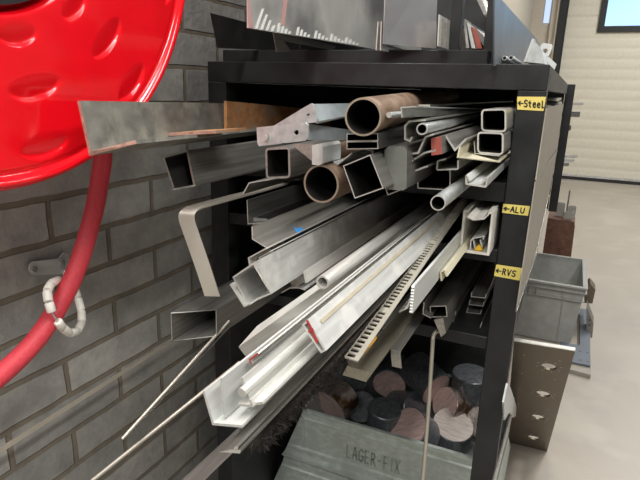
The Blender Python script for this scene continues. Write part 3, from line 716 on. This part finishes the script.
# ================================================================ round offcuts
def slug(c, axis, R, L, label, face='slugcut', bodym='slug', both=True):
    """c: centre; axis points from body to the visible sawn face"""
    R *= 1.05; a = Vector(axis).normalized(); u, v = frame_of(a); n = 40; bm = bmesh.new()
    c = Vector(c); rows = []
    bv = .003
    for off, rr in ((-L/2, R-bv), (-L/2+bv, R), (L/2-bv, R), (L/2, R-bv)): rows.append(ring(bm, c+a*off, u, v, rr, n))
    for A_, B_ in zip(rows, rows[1:]):
        for i in range(n): bm.faces.new((A_[i], A_[(i+1) % n], B_[(i+1) % n], B_[i]))
    bm.faces.new(rows[0]).material_index = 1; bm.faces.new(rows[-1][::-1]).material_index = 1
    o = link('round_offcut', bm, bodym, loc=c, mats=[bodym, face], smooth='auto'); tag(o, label, 'offcut', 'round steel offcuts in the bin'); return o
def az(px, py, z): return atz(px, py, z)
slug(az(337, 399, .365), (-.25, -.75, -.30), .062, .075, 'shiny round offcut with pink sawn face at the left corner of the bin', 'slugcut', 'slugsh')
slug(az(384, 416, .345), (.1, -.15, 1), .050, .07, 'dark round offcut standing upright, its flat top facing up near the bin front', 'slug')
slug(az(391, 374, .375), (.15, -.75, -.12), .056, .12, 'round offcut with streaky pinkish sawn face, below the thick grey bar')
slug(az(424, 377, .41), (.80, -.50, -.25), .058, .125, 'large black round offcut lying sideways, centre of the bin', 'slugcut')
slug(az(470, 386, .40), (.02, -.05, 1), .060, .10, 'large black round offcut standing upright beside the post', 'slug')
slug(az(415, 432, .325), (-.35, -.55, .55), .062, .085, 'black round offcut with rosy sawn face, leaning on the bin front')
slug(az(451, 432, .30), (.15, -.28, .9), .062, .08, 'black round offcut with pale scratched top, at the bin front beside the post', 'slugcut_g')
slug(az(452, 405, .35), (-.45, -.55, .30), .054, .07, 'rusty shiny round offcut with pink sawn face behind the front right one', 'slugcut', 'slugsh')
slug(az(362, 380, .345), (-.3, -.6, .4), .058, .10, 'black round offcut half hidden under the thick grey bar', 'slug')
slug(az(388, 352, .37), (.0, -.3, .8), .05, .09, 'black round offcut highest at the back under the grey bar', 'slug')
slug(az(406, 408, .31), (.6, -.3, .3), .055, .10, 'black round offcut deep in the gap at the middle of the bin', 'slug')
slug(az(360, 405, .305), (.3, -.6, .3), .05, .08, 'black round offcut wedged behind the left shiny one', 'slug')
slug(az(478, 424, .31), (.3, -.5, .5), .05, .07, 'shiny round offcut peeking out left of the post', 'slugsh', 'slugsh')

# ================================================================ hose reel
XR = -.235
ctr = Vector((XR, -.598, 1.588))
q = [atx(*p, XR) for p in ((183, 0), (180, 25), (170, 56), (158, 91), (147, 101), (90, 156), (62, 173), (31, 186), (0, 192))]
# least squares circle in (y,z)
def fitc(q):
    import itertools
    a = [[2*p.y, 2*p.z, 1] for p in q]; b = [p.y**2+p.z**2 for p in q]
    At = [[sum(r[i]*r[j] for r in a) for j in range(3)] for i in range(3)]; Bt = [sum(r[i]*bb for r, bb in zip(a, b)) for i in range(3)]
    s = Matrix(At).inverted() @ Vector(Bt); return s.x, s.y, math.sqrt(s.z+s.x**2+s.y**2)
cy, cz, RR = fitc(q)
rl = empty('hose_reel', (XR-.1, cy, cz-RR), 'large glossy red hose reel disc on the brick wall, upper left', 'hose reel')
k = RR/.368
dim = []
for base, r0, a_, b_, cnt, aa in ((-78.3, .187, .026, .015, 12, 30), (-77.5, .250, .038, .0165, 11, 32.7), (-79.5, .322, .036, .017, 11, 32.7)):
    for i in range(cnt): dim.append((math.radians(base+i*aa), r0*k, a_*k, b_*k))
nR, nA = 150, 720
bm = bmesh.new(); rings = []
def prof_x(r):
    t = r/RR
    x = 0.0
    if t > .955:
        s = (t-.955)/.045; x = .010*max(0, math.sin(math.pi*s))**.8 - .004*s
    elif t > .93: x = -.002*math.sin(math.pi*(t-.93)/.025)
    if t < .455: x += -.014*(1-(max(t, .43)-.43)/.025)
    x += -.010*(1-t)*0
    return x
for i in range(nR+1):
    r = RR*(.30+.70*i/nR); row = []
    for j in range(nA):
        th = 2*math.pi*j/nA; yy, zz = r*math.cos(th), r*math.sin(th); x = prof_x(r)
        for (ta, r0, a_, b_) in dim:
            if abs(r-r0) > .03*k: continue
            dth = (th-ta+math.pi) % (2*math.pi)-math.pi
            u = dth*r0/a_; v = (r-r0)/b_
            # tangential oval, crisp outer edge, soft inner edge
            e = u*u+v*v
            if e < 1:
                ve = math.sqrt(max(1e-6, 1-u*u)); q_ = (v+ve)/(2*ve)
                x -= .0052*ve*(q_**1.3 if q_ < .86 else .822*(1-((q_-.86)/.14))**.7)*1.1
        row.append(bm.verts.new((XR+x, cy+yy, cz+zz)))
    rings.append(row)
# rolled rim to the back
for dx, sc in ((-.012, 1.006), (-.024, 1.0), (-.03, .985)):
    rings.append([bm.verts.new((XR+dx, cy+RR*sc*math.cos(2*math.pi*j/nA), cz+RR*sc*math.sin(2*math.pi*j/nA))) for j in range(nA)])
# back face
rings.append([bm.verts.new((XR-.03, cy+RR*.3*math.cos(2*math.pi*j/nA), cz+RR*.3*math.sin(2*math.pi*j/nA))) for j in range(nA)])
for a, b in zip(rings, rings[1:]):
    for j in range(nA): bm.faces.new((a[j], a[(j+1) % nA], b[(j+1) % nA], b[j]))
link('disc', bm, 'reel', rl, smooth=True)
bm = bmesh.new()
def annulus(bm, x0, x1, r0, r1, n=96):
    R_ = []
    for x, r in ((x0, r0), (x1, r0), (x1, r1), (x0, r1)): R_.append([bm.verts.new((x, cy+r*math.cos(2*math.pi*j/n), cz+r*math.sin(2*math.pi*j/n))) for j in range(n)])
    for a, b in zip(R_, R_[1:]+R_[:1]):
        for j in range(n): bm.faces.new((a[j], a[(j+1) % n], b[(j+1) % n], b[j]))
annulus(bm, XR-.012, XR+.001, .149*k, .155*k); link('hub_ring', bm, 'rubber', rl, smooth='auto')
bm = bmesh.new(); annulus(bm, XR-.012, XR-.001, .02, .1485*k); link('hub_plate', bm, 'hub', rl, smooth='auto')
bm = bmesh.new(); annulus(bm, XW+.001, XR-.03, .02, .11); link('drum', bm, 'reel', rl, smooth='auto')
# hose
XH = XR-.065
pth = [Vector((XH-.03, -.40, 1.42)), Vector((XH-.01, -.352, 1.33)), atx(103, 150, XH), atx(100, 178, XH), atx(93, 215, XH), atx(77, 268, XH), atx(58, 307, XH), atx(35, 341, XH+.005), atx(5, 371, XH+.01), atx(-22, 392, XH+.015), atx(-60, 415, XH+.02)]
bm = bmesh.new(); sweep(bm, smoothpath(pth, 8), .0150, 24); tag(link('fire_hose', bm, 'hose', smooth='auto'), 'red ribbed rubber hose hanging from the reel past the brick wall', 'hose')
# white roller guide around the hose
gd = empty('hose_guide', atx(28, 272, XW+.002), 'wall bracket with white plastic roller loop holding the red hose', 'hose guide')
gp = [((59, 280), -.325), ((51, 283.5), -.305), ((47, 291), -.295), ((48.5, 302), -.285), ((52, 312.5), -.28)]
gp2 = [((57.5, 321), -.28), ((62.5, 328), -.285), ((70, 333.5), -.295), ((77.5, 331), -.31), ((82, 322), -.33), ((81.5, 311), -.345), ((78, 298), -.36), ((74, 287), -.37)]
def beads(seq, rr=.0068):
    for (p, xa), (q_, xb) in zip(seq, seq[1:]):
        a, b = atx(*p, xa), atx(*q_, xb); dd = (b-a)
        bm = bmesh.new(); mid = [a+dd*.04, a+dd*.12, a+dd*.88, a+dd*.96]; sweep(bm, mid, lambda i: rr*(.86 if i in (0, 3) else 1), 16); link('roller', bm, 'plastic_w', gd, smooth='auto')
beads(gp); beads(gp2)
loop = [atx(*p, x) for p, x in gp+gp2]+[atx(64, 279, -.345), atx(59, 280, -.325)]
bm = bmesh.new(); sweep(bm, smoothpath(loop, 4), .0022, 8); link('wire', bm, 'mirror_l', gd, smooth='auto')
# bracket arm
bm = bmesh.new()
pa = [atx(*p, XW+.006) for p in ((29, 264), (32, 261.5), (58, 258), (63, 252), (67, 254), (70, 268), (64, 274), (32, 275), (28, 270))]
hexa(bm, pa, [p+Vector((.004, 0, 0)) for p in pa]); link('bracket_plate', bm, 'galvl', gd)
bm = bmesh.new(); sweep(bm, [atx(62, 263, XW+.01), atx(64, 272, -.36)], .004, 10); link('bracket_arm', bm, 'galv', gd)
for p, r_ in (((33.5, 269), .006), ((62, 262), .0045)):
    bm = bmesh.new(); c = atx(*p, XW+.010); tube_mesh(bm, c+Vector((.004, 0, 0)), c, r_, 0, 6); link('bolt', bm, 'mirror_l', gd)
    bm = bmesh.new(); tube_mesh(bm, c+Vector((.001, 0, 0)), c, r_*1.5, 0, 20); link('washer', bm, 'cut', gd)

# ================================================================ on top of the rack
top = empty('sheet_divider', (0, .12, 1.4), 'black upright divider frame for sheets standing on top of the rack', 'divider frame')
bm = bmesh.new(); box(bm, (-.345, .05, 1.4005), (.24, .09, 1.427)); bevel(bm, .001); link('base_rail', bm, 'frame', top)
for x, w in ((.157, .020), (.224, .021)):
    bm = bmesh.new(); box(bm, (x, .091, 1.4005), (x+w, .12, 2.0)); bevel(bm, .001); link('upright', bm, 'frame', top)
bm = bmesh.new(); box(bm, (-.345, 1.5, 1.4005), (.24, 1.54, 1.427)); link('base_rail', bm, 'frame', top)
bm = bmesh.new(); box(bm, (-.345, .0905, 1.4005), (-.325, 1.4995, 1.42)); link('side_rail', bm, 'frame', top)
# added black back sheets so the compartments read dark
o = slab('metal_sheet', 'dark', [Vector(p) for p in ((-.10, .45, 1.428), (.172, .45, 1.428), (.172, .45, 1.75), (-.10, .45, 1.75))], (0, .004, 0)); tag(o, 'large black sheet added to darken the space behind the black uprights on the rack top', 'metal sheet')
o = slab('metal_sheet', 'dark', [Vector(p) for p in ((-.13, .01, 1.4275), (-.13, 1.4, 1.4275), (-.13, 1.4, 2.0), (-.13, .01, 2.0))], (.003, 0, 0)); tag(o, 'black sheet added as dark backing just left of the film-edged aluminium sheet', 'metal sheet')
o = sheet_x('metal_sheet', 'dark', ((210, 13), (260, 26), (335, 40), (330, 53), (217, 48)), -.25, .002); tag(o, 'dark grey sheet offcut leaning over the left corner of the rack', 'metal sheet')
o = sheet_x('metal_sheet', 'steel', ((272, 30), (335, 46), (333, 50.5), (283, 41), (291, 52), (276, 52)), -.115, .002); tag(o, 'narrow grey offcut showing below the film-edged sheet', 'metal sheet')
# film-edged sheet
XA = -.08
PA = [Vector((XA, atx(248.5, 28, XA).y, atx(248.5, 28, XA).z)), atx(383, 50.5, XA)]
f0 = PA[0]; f1 = PA[1]
o = empty('aluminium_sheet', ((f0+f1)/2), 'big glossy aluminium sheet with pink film edge standing on the rack', 'metal sheet')
S1 = [f0, f1, f1+Vector((0, 0, .65)), f0+Vector((0, 0, .65))]
slab('sheet', 'mirror', S1, (-.003, 0, 0), o)
def onA(px, py, dx=.0006): return atx(px, py, XA+dx)
def strip_on(name, m, pxs): return slab(name, m, [onA(*p) for p in pxs], (.0004, 0, 0), o)
strip_on('film_edge', 'pink', [(248.3, 27.5), (253, 28.5), (249.6, 0), (248.3, -25), (246.2, -25)])
strip_on('film_edge', 'pink', [(281, 25), (284.5, 26), (287.5, 0), (289, -20), (285, -20)])
for i in range(6):   # short bright slashes along the lower edge
    for j in range(4):
        L_ = (20, 15, 10, 6)[j]*(1 if i == 0 else (.46, .42, .38, .34, .3)[i-1]); xb = ((256.5, 278, 297, 315, 331, 346)[i])+j*(5.2 if i == 0 else 3.7); yb = 27.6+(xb-250)*.163
        c = .30 if i == 0 else .12
        strip_on('bright_slash', 'slash', [(xb-1.2, yb), (xb+1.1, yb+.2), (xb+L_*c*.55+1.5, yb-L_*.55), (xb+L_*c+1.6, yb-L_), (xb+L_*c-.2, yb-L_), (xb+L_*c*.5-.9, yb-L_*.5)])
for i, (xx, lab) in enumerate(((.035, 'left of two narrow pale sheet edges between the glossy sheets'), (.0405, 'right of two narrow pale sheet edges between the glossy sheets'))):
    a = at(375.5+i*4.2, 50.3, .0); b = at(377.5+i*3.2, 21.5, .0)
    o2 = slab('metal_sheet', 'cut', [a, b, b+Vector((0, .3, 0)), a+Vector((0, .3, 0))], (.002, 0, 0)); tag(o2, lab, 'metal sheet')
# polished folded box sheet
o = empty('folded_sheet', at(410, 47, .04), 'polished folded sheet with a curved reflection between the pale edges and the black upright', 'metal sheet')
PB = [at(383.5, 44, .0), at(436, 48.5, .06), at(437.5, -40, .06), at(387, -40, .0)]
slab('face', 'mirror_l', PB, (0, .003, 0), o)
slab('side', 'mirror', [PB[0], PB[3], PB[3]+Vector((.0, .25, 0)), PB[0]+Vector((0, .25, 0))], (-.002, 0, 0), o)
a, b = at(437, 46, -.0), at(438.5, 14.5, -.0)
o = slab('metal_sheet', 'cut', [a, b, b+Vector((0, .3, 0)), a+Vector((0, .3, 0))], (.0022, 0, 0)); tag(o, 'thin upright sheet with a bright edge right of the polished folded sheet', 'metal sheet')
o = slab('metal_sheet', 'steel', [at(*p, .02) for p in ((440.5, 46), (440.5, 17), (447, 22), (446.5, 48.5))], (0, .003, 0)); tag(o, 'small grey plate behind the bright-edged upright sheet', 'metal sheet')
for pts, m_, lab in ((((463, 19), (465.5, 19), (469, 48), (466.5, 48)), 'cut', 'leftmost white-edged plate leaning between the black uprights'),
                 (((466.5, 22), (470, 25), (475.5, 48.5), (471.5, 48)), 'white', 'pale plate leaning second from left between the black uprights'),
                 (((471, 26), (478, 31), (482, 48.5), (476.5, 48.5)), 'redblock', 'reddish plate leaning between the black uprights'),
                 (((476, 28), (483.5, 36), (484, 47), (480, 40)), 'steel', 'dark plate with pale top edge, rightmost between the black uprights')):
    o = slab('metal_plate', m_, [at(*p, .15) for p in pts], (0, .25, 0)); tag(o, lab, 'plate')
o = slab('flat_bar', 'steel_l', [at(*p, .2) for p in ((474, -6), (480, -6), (487.5, 14), (484, 15))], (0, .3, 0)); tag(o, 'diagonal grey bar high between the black uprights', 'bar')
# blue-grey sheet on edge
o = sheet_x('metal_sheet', 'bluegrey', ((493, -8), (534.5, 37.5), (541, 46), (541, 60), (493, 66)), .262, .0025); tag(o, 'blue-grey sheet standing on edge along the right side of the rack top', 'metal sheet')
# clutter on the right
for i, (a, lab) in enumerate(((499, 'leftmost of three small pipe ends on the rack top'), (504.5, 'middle of three small pipe ends on the rack top'), (511, 'rightmost of three small pipe ends on the rack top'))):
    bm = bmesh.new(); p = at(a, 58.5-i*.4, .06); e = p+Vector((.004, .16, -.003)); tube_mesh(bm, p, e, .0042, .003, 16); o = link('pipe_offcut', bm, 'galvl', mats=['galvl', 'cut'], smooth='auto'); tag(o, lab, 'pipe')
o = empty('aluminium_offcut', at(524, 62, .15), 'grey aluminium box offcut with white edge tilted on the rack top', 'offcut')
slab('face', 'galvl', [at(*p, .15) for p in ((526, 62), (533.5, 40), (541, 48), (545, 64))], (0, .12, 0), o)
slab('edge', 'white', [at(*p, .148) for p in ((523.5, 62), (532, 38.5), (534.5, 39), (526, 62))], (0, .05, 0), o)
o = empty('hinge_bracket', at(545, 66, .3), 'pale folded bracket with round hole at the right end of the rack top', 'bracket')
holed('leaf', o, 'white', [at(*p, .3) for p in ((536, 60), (548.5, 57), (553.5, 44.5), (541.5, 42.5))], [(.52, .5)], (0, .004, 0), .006)
slab('foot', 'white', [at(*p, .29) for p in ((545, 57.5), (549, 57), (556.5, 64), (554, 71), (549, 66))], (0, .004, 0), o)
slab('leg', 'steel_l', [at(*p, .28) for p in ((536, 62), (541, 53), (544, 54.5), (545, 64))], (0, .01, 0), o)

# ================================================================ right side and behind
# perforated plate leaning
bl = Vector((.357, 1.0, .004)); br = Vector((.484, 1.012, .0)); tr = at(575, 351.5, .40); tl = at(512, 341, .40)
o = empty('perforated_plate', (bl+br)/2, 'brown steel plate with four large holes leaning against the rack', 'plate')
nrm = (br-bl).cross(tr-br).normalized()
def onP(px, py):
    r = ray(px, py); t = (br-CAM).dot(nrm)/r.dot(nrm); return CAM+r*t
tr = onP(575, 351.5); tl = onP(514, 341.5); br = onP(547, 451.5); bl = onP(505, 441.8)
hc = [onP(*p) for p in ((548.7, 366.8), (543, 394), (538, 417.2), (533.5, 437.8))]
# plate split in four bands, each with its hole
U = (tr-tl).normalized(); V = (tl-bl)
def uv(p):
    # solve in bilinear quad bl,br,tr,tl by iteration
    u = v = .5
    for _ in range(30):
        f_ = bl*(1-u)*(1-v)+br*u*(1-v)+tr*u*v+tl*(1-u)*v-p
        du = (br-bl)*(1-v)+(tr-tl)*v; dv = (tl-bl)*(1-u)+(tr-br)*u
        a11, a12, a22 = du.dot(du), du.dot(dv), dv.dot(dv); b1_, b2_ = -f_.dot(du), -f_.dot(dv); D_ = a11*a22-a12*a12
        u += (b1_*a22-b2_*a12)/D_; v += (a11*b2_-a12*b1_)/D_
    return u, v
G = lambda u, v: bl*(1-u)*(1-v)+br*u*(1-v)+tr*u*v+tl*(1-u)*v
HU = sorted([(uv(p)[1], uv(p)[0]) for p in hc])
W_, H_ = (br-bl).length, (tl-bl).length
cuts = [0]+[(HU[i][0]+HU[i+1][0])/2 for i in range(3)]+[1]
T = nrm*.006 if nrm.y > 0 else -nrm*.006
bm = bmesh.new(); n = 28; rh = .0215
for kx, (hv, hu) in enumerate(HU):
    v0, v1 = cuts[kx], cuts[kx+1]
    angs = sorted([2*math.pi*i/n for i in range(n)]+[math.atan2((vv-hv)*H_, (uu-hu)*W_) % (2*math.pi) for vv in (v0, v1) for uu in (0, 1)])
    for i in range(len(angs)):
        q = []
        for a in (angs[i], angs[(i+1) % len(angs)]):
            c, s = math.cos(a), math.sin(a)
            tx = min(((1-hu) if c > 0 else hu)*W_/max(abs(c), 1e-6), ((v1-hv) if s > 0 else (hv-v0))*H_/max(abs(s), 1e-6))
            q.append((G(hu+c*rh/W_, hv+s*rh/H_), G(hu+c*tx/W_, hv+s*tx/H_)))
        (i0, o0), (i1, o1) = q
        if (o0-o1).length < 1e-6: continue
        fr = [bm.verts.new(p) for p in (i0, o0, o1, i1)]; bk = [bm.verts.new(p+T) for p in (i0, o0, o1, i1)]
        bm.faces.new(fr); bm.faces.new(bk[::-1]); bm.faces.new((fr[0], fr[3], bk[3], bk[0])); bm.faces.new((fr[1], fr[2], bk[2], bk[1]))
bmesh.ops.remove_doubles(bm, verts=bm.verts, dist=1e-6)
link('plate', bm, 'plate', o)
bm = bmesh.new()
for (hv, hu) in HU:
    for i in range(8):
        a = 2*math.pi*i/8+.3; p = G(hu+math.cos(a)*.034/W_, hv+math.sin(a)*.034/H_)-T*.05
        c = p; u_ = U; v_ = nrm.cross(U).normalized()
        bm.faces.new([bm.verts.new(c+u_*math.cos(t)*.0022+v_*math.sin(t)*.0022) for t in [2*math.pi*j/8 for j in range(8)]])
for fx in (.2, .8):
    for i in range(7):
        p = G(fx, .08+.14*i)-T*.05
        bm.faces.new([bm.verts.new(p+U*math.cos(t)*.0022+nrm.cross(U).normalized()*math.sin(t)*.0022) for t in [2*math.pi*j/8 for j in range(8)]])
link('drill_holes', bm, 'cut', o)
ed = [tl, tr, tr+T+Vector((0, .003, .0012)), tl+T+Vector((0, .003, .0012))]
slab('top_edge', 'cut', [p+Vector((0, 0, .0008)) for p in ed], (0, 0, .002), o)

# plastic crate
cz1 = .36; X0, X1, Y0, Y1 = .19, .592, 2.035, 2.635
cr = empty('plastic_crate', ((X0+X1)/2, (Y0+Y1)/2, 0), 'grey plastic stacking crate on the floor behind the perforated plate', 'crate')
bm = bmesh.new(); tp = .028; zb = .006
def rect(i, z): return [Vector((X0+i, Y0+i, z)), Vector((X1-i, Y0+i, z)), Vector((X1-i, Y1-i, z)), Vector((X0+i, Y1-i, z))]
def loopquads(bm, loops):
    LL = [[bm.verts.new(p) for p in l] for l in loops]
    for a, b in zip(LL, LL[1:]):
        for i in range(4): bm.faces.new((a[i], a[(i+1) % 4], b[(i+1) % 4], b[i]))
    return LL
LL = loopquads(bm, [rect(tp+.02, zb), rect(tp+.012, zb), rect(.014, cz1-.03), rect(.014, cz1-.001), rect(.022, cz1-.001), rect(.022, cz1-.03), rect(tp+.020, zb+.006)])
bm.faces.new(LL[0]); bm.faces.new(LL[-1])
link('body', bm, 'crate', cr)
bm = bmesh.new()
for z0, z1, out in ((cz1-.010, cz1, .0), (cz1-.036, cz1-.030, .0), (cz1-.085, cz1-.080, .006)):
    i = out
    loopquads(bm, [rect(i+.024 if z1 > cz1-.02 else .016, z0), rect(i, z0), rect(i, z1), rect(i+.024 if z1 > cz1-.02 else .016, z1)])
link('rim', bm, 'crate', cr)
for x in (.30, .34, .478):
    bm = bmesh.new(); box(bm, (x, Y0+.004, cz1-.0795), (x+.004, Y0+.02, cz1-.0365)); link('rib', bm, 'crate', cr)
for x in (X0+.06, X1-.11):
    bm = bmesh.new(); hexa(bm, [Vector((x, Y0+.008, cz1-.08)), Vector((x+.004, Y0+.008, cz1-.08)), Vector((x+.004, Y0+.033, .01)), Vector((x, Y0+.033, .01))], [Vector((x, Y0+.05, cz1-.08)), Vector((x+.004, Y0+.05, cz1-.08)), Vector((x+.004, Y0+.05, .01)), Vector((x, Y0+.05, .01))]); link('rib', bm, 'crate', cr)
for y in (Y0+.1, Y1-.1):
    bm = bmesh.new(); box(bm, (X1-.016, y, cz1-.0795), (X1-.004, y+.004, cz1-.0365)); link('rib', bm, 'crate', cr)
# slate plate and board on the floor at the right of the crate
o = slab('steel_plate', 'floorplate', [Vector((.50, 1.80, .024)), Vector((.648, 1.80, .024)), Vector((.655, 2.62, .024)), Vector((.60, 2.62, .024)), Vector((.60, 2.03, .024)), Vector((.50, 2.03, .024))], (0, 0, .01)); tag(o, 'slate-blue steel plate lying on the floor right of the crate', 'plate')
bm = bmesh.new()
for x in (.60, .636):
    for y in (1.84, 1.95): tube_mesh(bm, Vector((x, y, .0345)), Vector((x, y, .0352)), .005, 0, 12)
link('drill_holes', bm, 'rubber', o)
o = slab('wooden_board', 'beige', [Vector((.495, 1.74, .001)), Vector((.65, 1.72, .001)), Vector((.662, 2.60, .001)), Vector((.603, 2.60, .001)), Vector((.603, 2.03, .001)), Vector((.50, 2.03, .001))], (0, 0, .0215)); tag(o, 'pale board on the floor beneath the slate-blue plate', 'board')
def bent(name, label, quad, thick, m='galv', holes=()):
    o = slab(name, m, [Vector(q) for q in quad], thick); tag(o, label, 'bracket')
    return o
P = [at(*p, 2.25) for p in ((586, 345), (591.5, 347), (593.5, 324), (586.5, 306))]
o = slab('steel_bracket', 'steel', P, (.004, .12, 0)); tag(o, 'upright slotted steel bracket at the right of the crate', 'bracket')
bm = bmesh.new()
for p in ((589.6, 320), (589.6, 325)):
    c = at(*p, 2.249); tube_mesh(bm, c, c+Vector((0, -.001, 0)), .005, 0, 10)
link('bolt_holes', bm, 'rubber', o)
P = [at(*p, 2.45) for p in ((584, 303), (592.5, 303.5), (595.5, 290), (590, 283.5), (584.5, 288))]
o = slab('steel_bracket', 'plate', P, (.0, .12, 0)); tag(o, 'brown-grey folded bracket poking out beside the crate rim', 'bracket')
P = [at(*p, 2.66) for p in ((575, 262), (577, 262), (574.5, 241), (573.5, 236))]
# brown steel block
YB_ = 2.80
P = [at(*p, YB_) for p in ((545, 250), (571.5, 251.8), (574.8, 227), (574.3, 222), (551, 218.5), (545, 219))]
o = empty('steel_block', (.43, 2.95, 0), 'reddish brown steel block standing behind the grey crate', 'block')
bm = bmesh.new(); Pb = [Vector((p.x, p.y, 0)) for p in (P[0], P[1])]
loop = [Vector((.33, YB_, 0)), Vector((.516, YB_, 0)), P[2], P[3], P[4], Vector((.33, YB_, P[4].z))]
hexa(bm, loop, [p+Vector((0, .30, 0)) for p in loop]); link('body', bm, 'brownsteel', o)
zt = P[3].z
for i, (x, y, w, lab) in enumerate(((.455, 2.83, .055, 'front square tube end on the brown steel block'), (.47, 2.93, .05, 'middle square tube end on the brown steel block'), (.40, 2.90, .05, 'left square tube end on the brown steel block'))):
    bm = bmesh.new(); h = .045+.02*i
    for a, b in (((x-w/2, y-.02), (x+w/2, y-.016)), ((x-w/2, y+.016), (x+w/2, y+.02)), ((x-w/2, y-.016), (x-w/2+.004, y+.016)), ((x+w/2-.004, y-.016), (x+w/2, y+.016))):
        box(bm, (a[0], a[1], zt+.014), (b[0], b[1], zt+.014+h))
    tag(link('square_tube', bm, 'steel_l'), lab, 'tube')
bm = bmesh.new(); a = Vector((.445, 3.02, zt)); box(bm, (.435, 3.0, zt+.014), (.445, 3.06, zt+.17)); tag(link('flat_bar', bm, 'steel'), 'thin upright bar end behind the square tubes on the brown block', 'bar')
# bar ends poking out behind the rear post
for i, (p, q_, w, lab, m_) in enumerate((((570, 104.2), (583.5, 104), .004, 'bright thin bar end sticking out right of the rear post, topmost', 'cut'),
                                 ((569, 114), (580, 114.5), .008, 'dark channel end sticking out right of the rear post', 'steel'),
                                 ((566, 128), (571, 128), .008, 'stubby dark bar end beside the rear post', 'steel_d'),
                                 ((562, 157.5), (577.5, 156.5), .005, 'pale bar end, upper of the lower bunch right of the rear post', 'cut'),
                                 ((561, 161), (574.5, 161), .005, 'pale bar end in the middle of the lower bunch right of the rear post', 'alu'),
                                 ((561, 166), (569, 164.5), .005, 'grey bar end at the bottom of the bunch right of the rear post', 'steel_l'))):
    w *= 1.6; a = at(*p, 1.93); b = at(*q_, 2.10); a2 = a+(a-b)*2.2
    a2 = Vector((min(a.x, .33)-.02, 1.902, a.z)) 
    bm = bmesh.new(); hexa(bm, [a2+Vector((0, 0, -w)), a2+Vector((0, .01, -w)), a2+Vector((0, .01, w)), a2+Vector((0, 0, w))], [b+Vector((0, 0, -w)), b+Vector((0, .01, -w)), b+Vector((0, .01, w)), b+Vector((0, 0, w))])
    tag(link('bar_end', bm, m_), lab, 'bar')
for i, (p, lab) in enumerate((((549.5, 99.5), 'upper small bar end in the gap under the side beam'), ((551, 104), 'lower small bar end in the gap under the side beam'))):
    a = atx(*p, .33); bm = bmesh.new(); box(bm, (.306, a.y, a.z-.004), (.349, a.y+.5, a.z+.004)); tag(link('flat_bar', bm, 'steel_l'), lab, 'bar')

# ================================================================ light
w = bpy.data.worlds.new('world'); SC.world = w; w.use_nodes = True
bg = w.node_tree.nodes['Background']; bg.inputs['Color'].default_value = (1, .97, .93, 1); bg.inputs['Strength'].default_value = .17
def area(name, loc, rot, sx, sy, power, col=(1, .97, .92)):
    l = bpy.data.lights.new(name, 'AREA'); l.shape = 'RECTANGLE'; l.size = sx; l.size_y = sy; l.energy = power; l.color = col
    o = bpy.data.objects.new(name, l); o.location = loc; o.rotation_euler = [math.radians(a) for a in rot]; COL.objects.link(o); return o
area('hall_lamp', (.3, -1.4, 3.6), (0, 0, 0), .3, 2.4, 80)
area('hall_lamp', (1.8, -.8, 3.7), (0, 20, 0), .3, 2.4, 65)
area('hall_lamp', (1.9, 2.8, 4.0), (0, 0, 0), .3, 2.4, 85)
area('hall_lamp', (1.9, 6.0, 4.0), (0, 0, 0), .3, 2.4, 150)
area('hall_lamp', (.5, -3.6, 3.5), (40, 0, 0), 2.4, .3, 75)

# repeats share a group
GR = dict(square_tube='square tubes in and around the rack', round_tube='thin round tubes in the rack', round_pipe='brown round pipes in the rack', angle_bar='angle bars in the rack',
          metal_sheet='metal sheets standing in and on the rack', tape_label='yellow tape labels on the rack post', round_rod='thin rods sticking out beside the wall', flat_bar='flat bars in the rack',
          bar_end='bar ends behind the rear post', steel_profile='folded steel profiles', pipe_offcut='small pipe ends on the rack top', metal_plate='plates leaning between the uprights',
          steel_bin='stacked galvanised bins', flat_channel='pair of flat black channels', clip_profile='clip profiles in the cable duct', rectangular_tube='rectangular tubes in the rack', strut_channel='lipped strut channels', channel_bar='channel bars in the rack')
for o in list(COL.objects):
    if o.parent is None and o.get('category') and not o.get('group'):
        g = GR.get(o.name.split('.')[0])
        if g: o['group'] = g

vs = SC.view_settings
SC.display_settings.display_device = 'sRGB'
vs.view_transform = 'Standard'; vs.look = 'None'; vs.gamma = 1; vs.use_curve_mapping = False; vs.exposure = 0.0
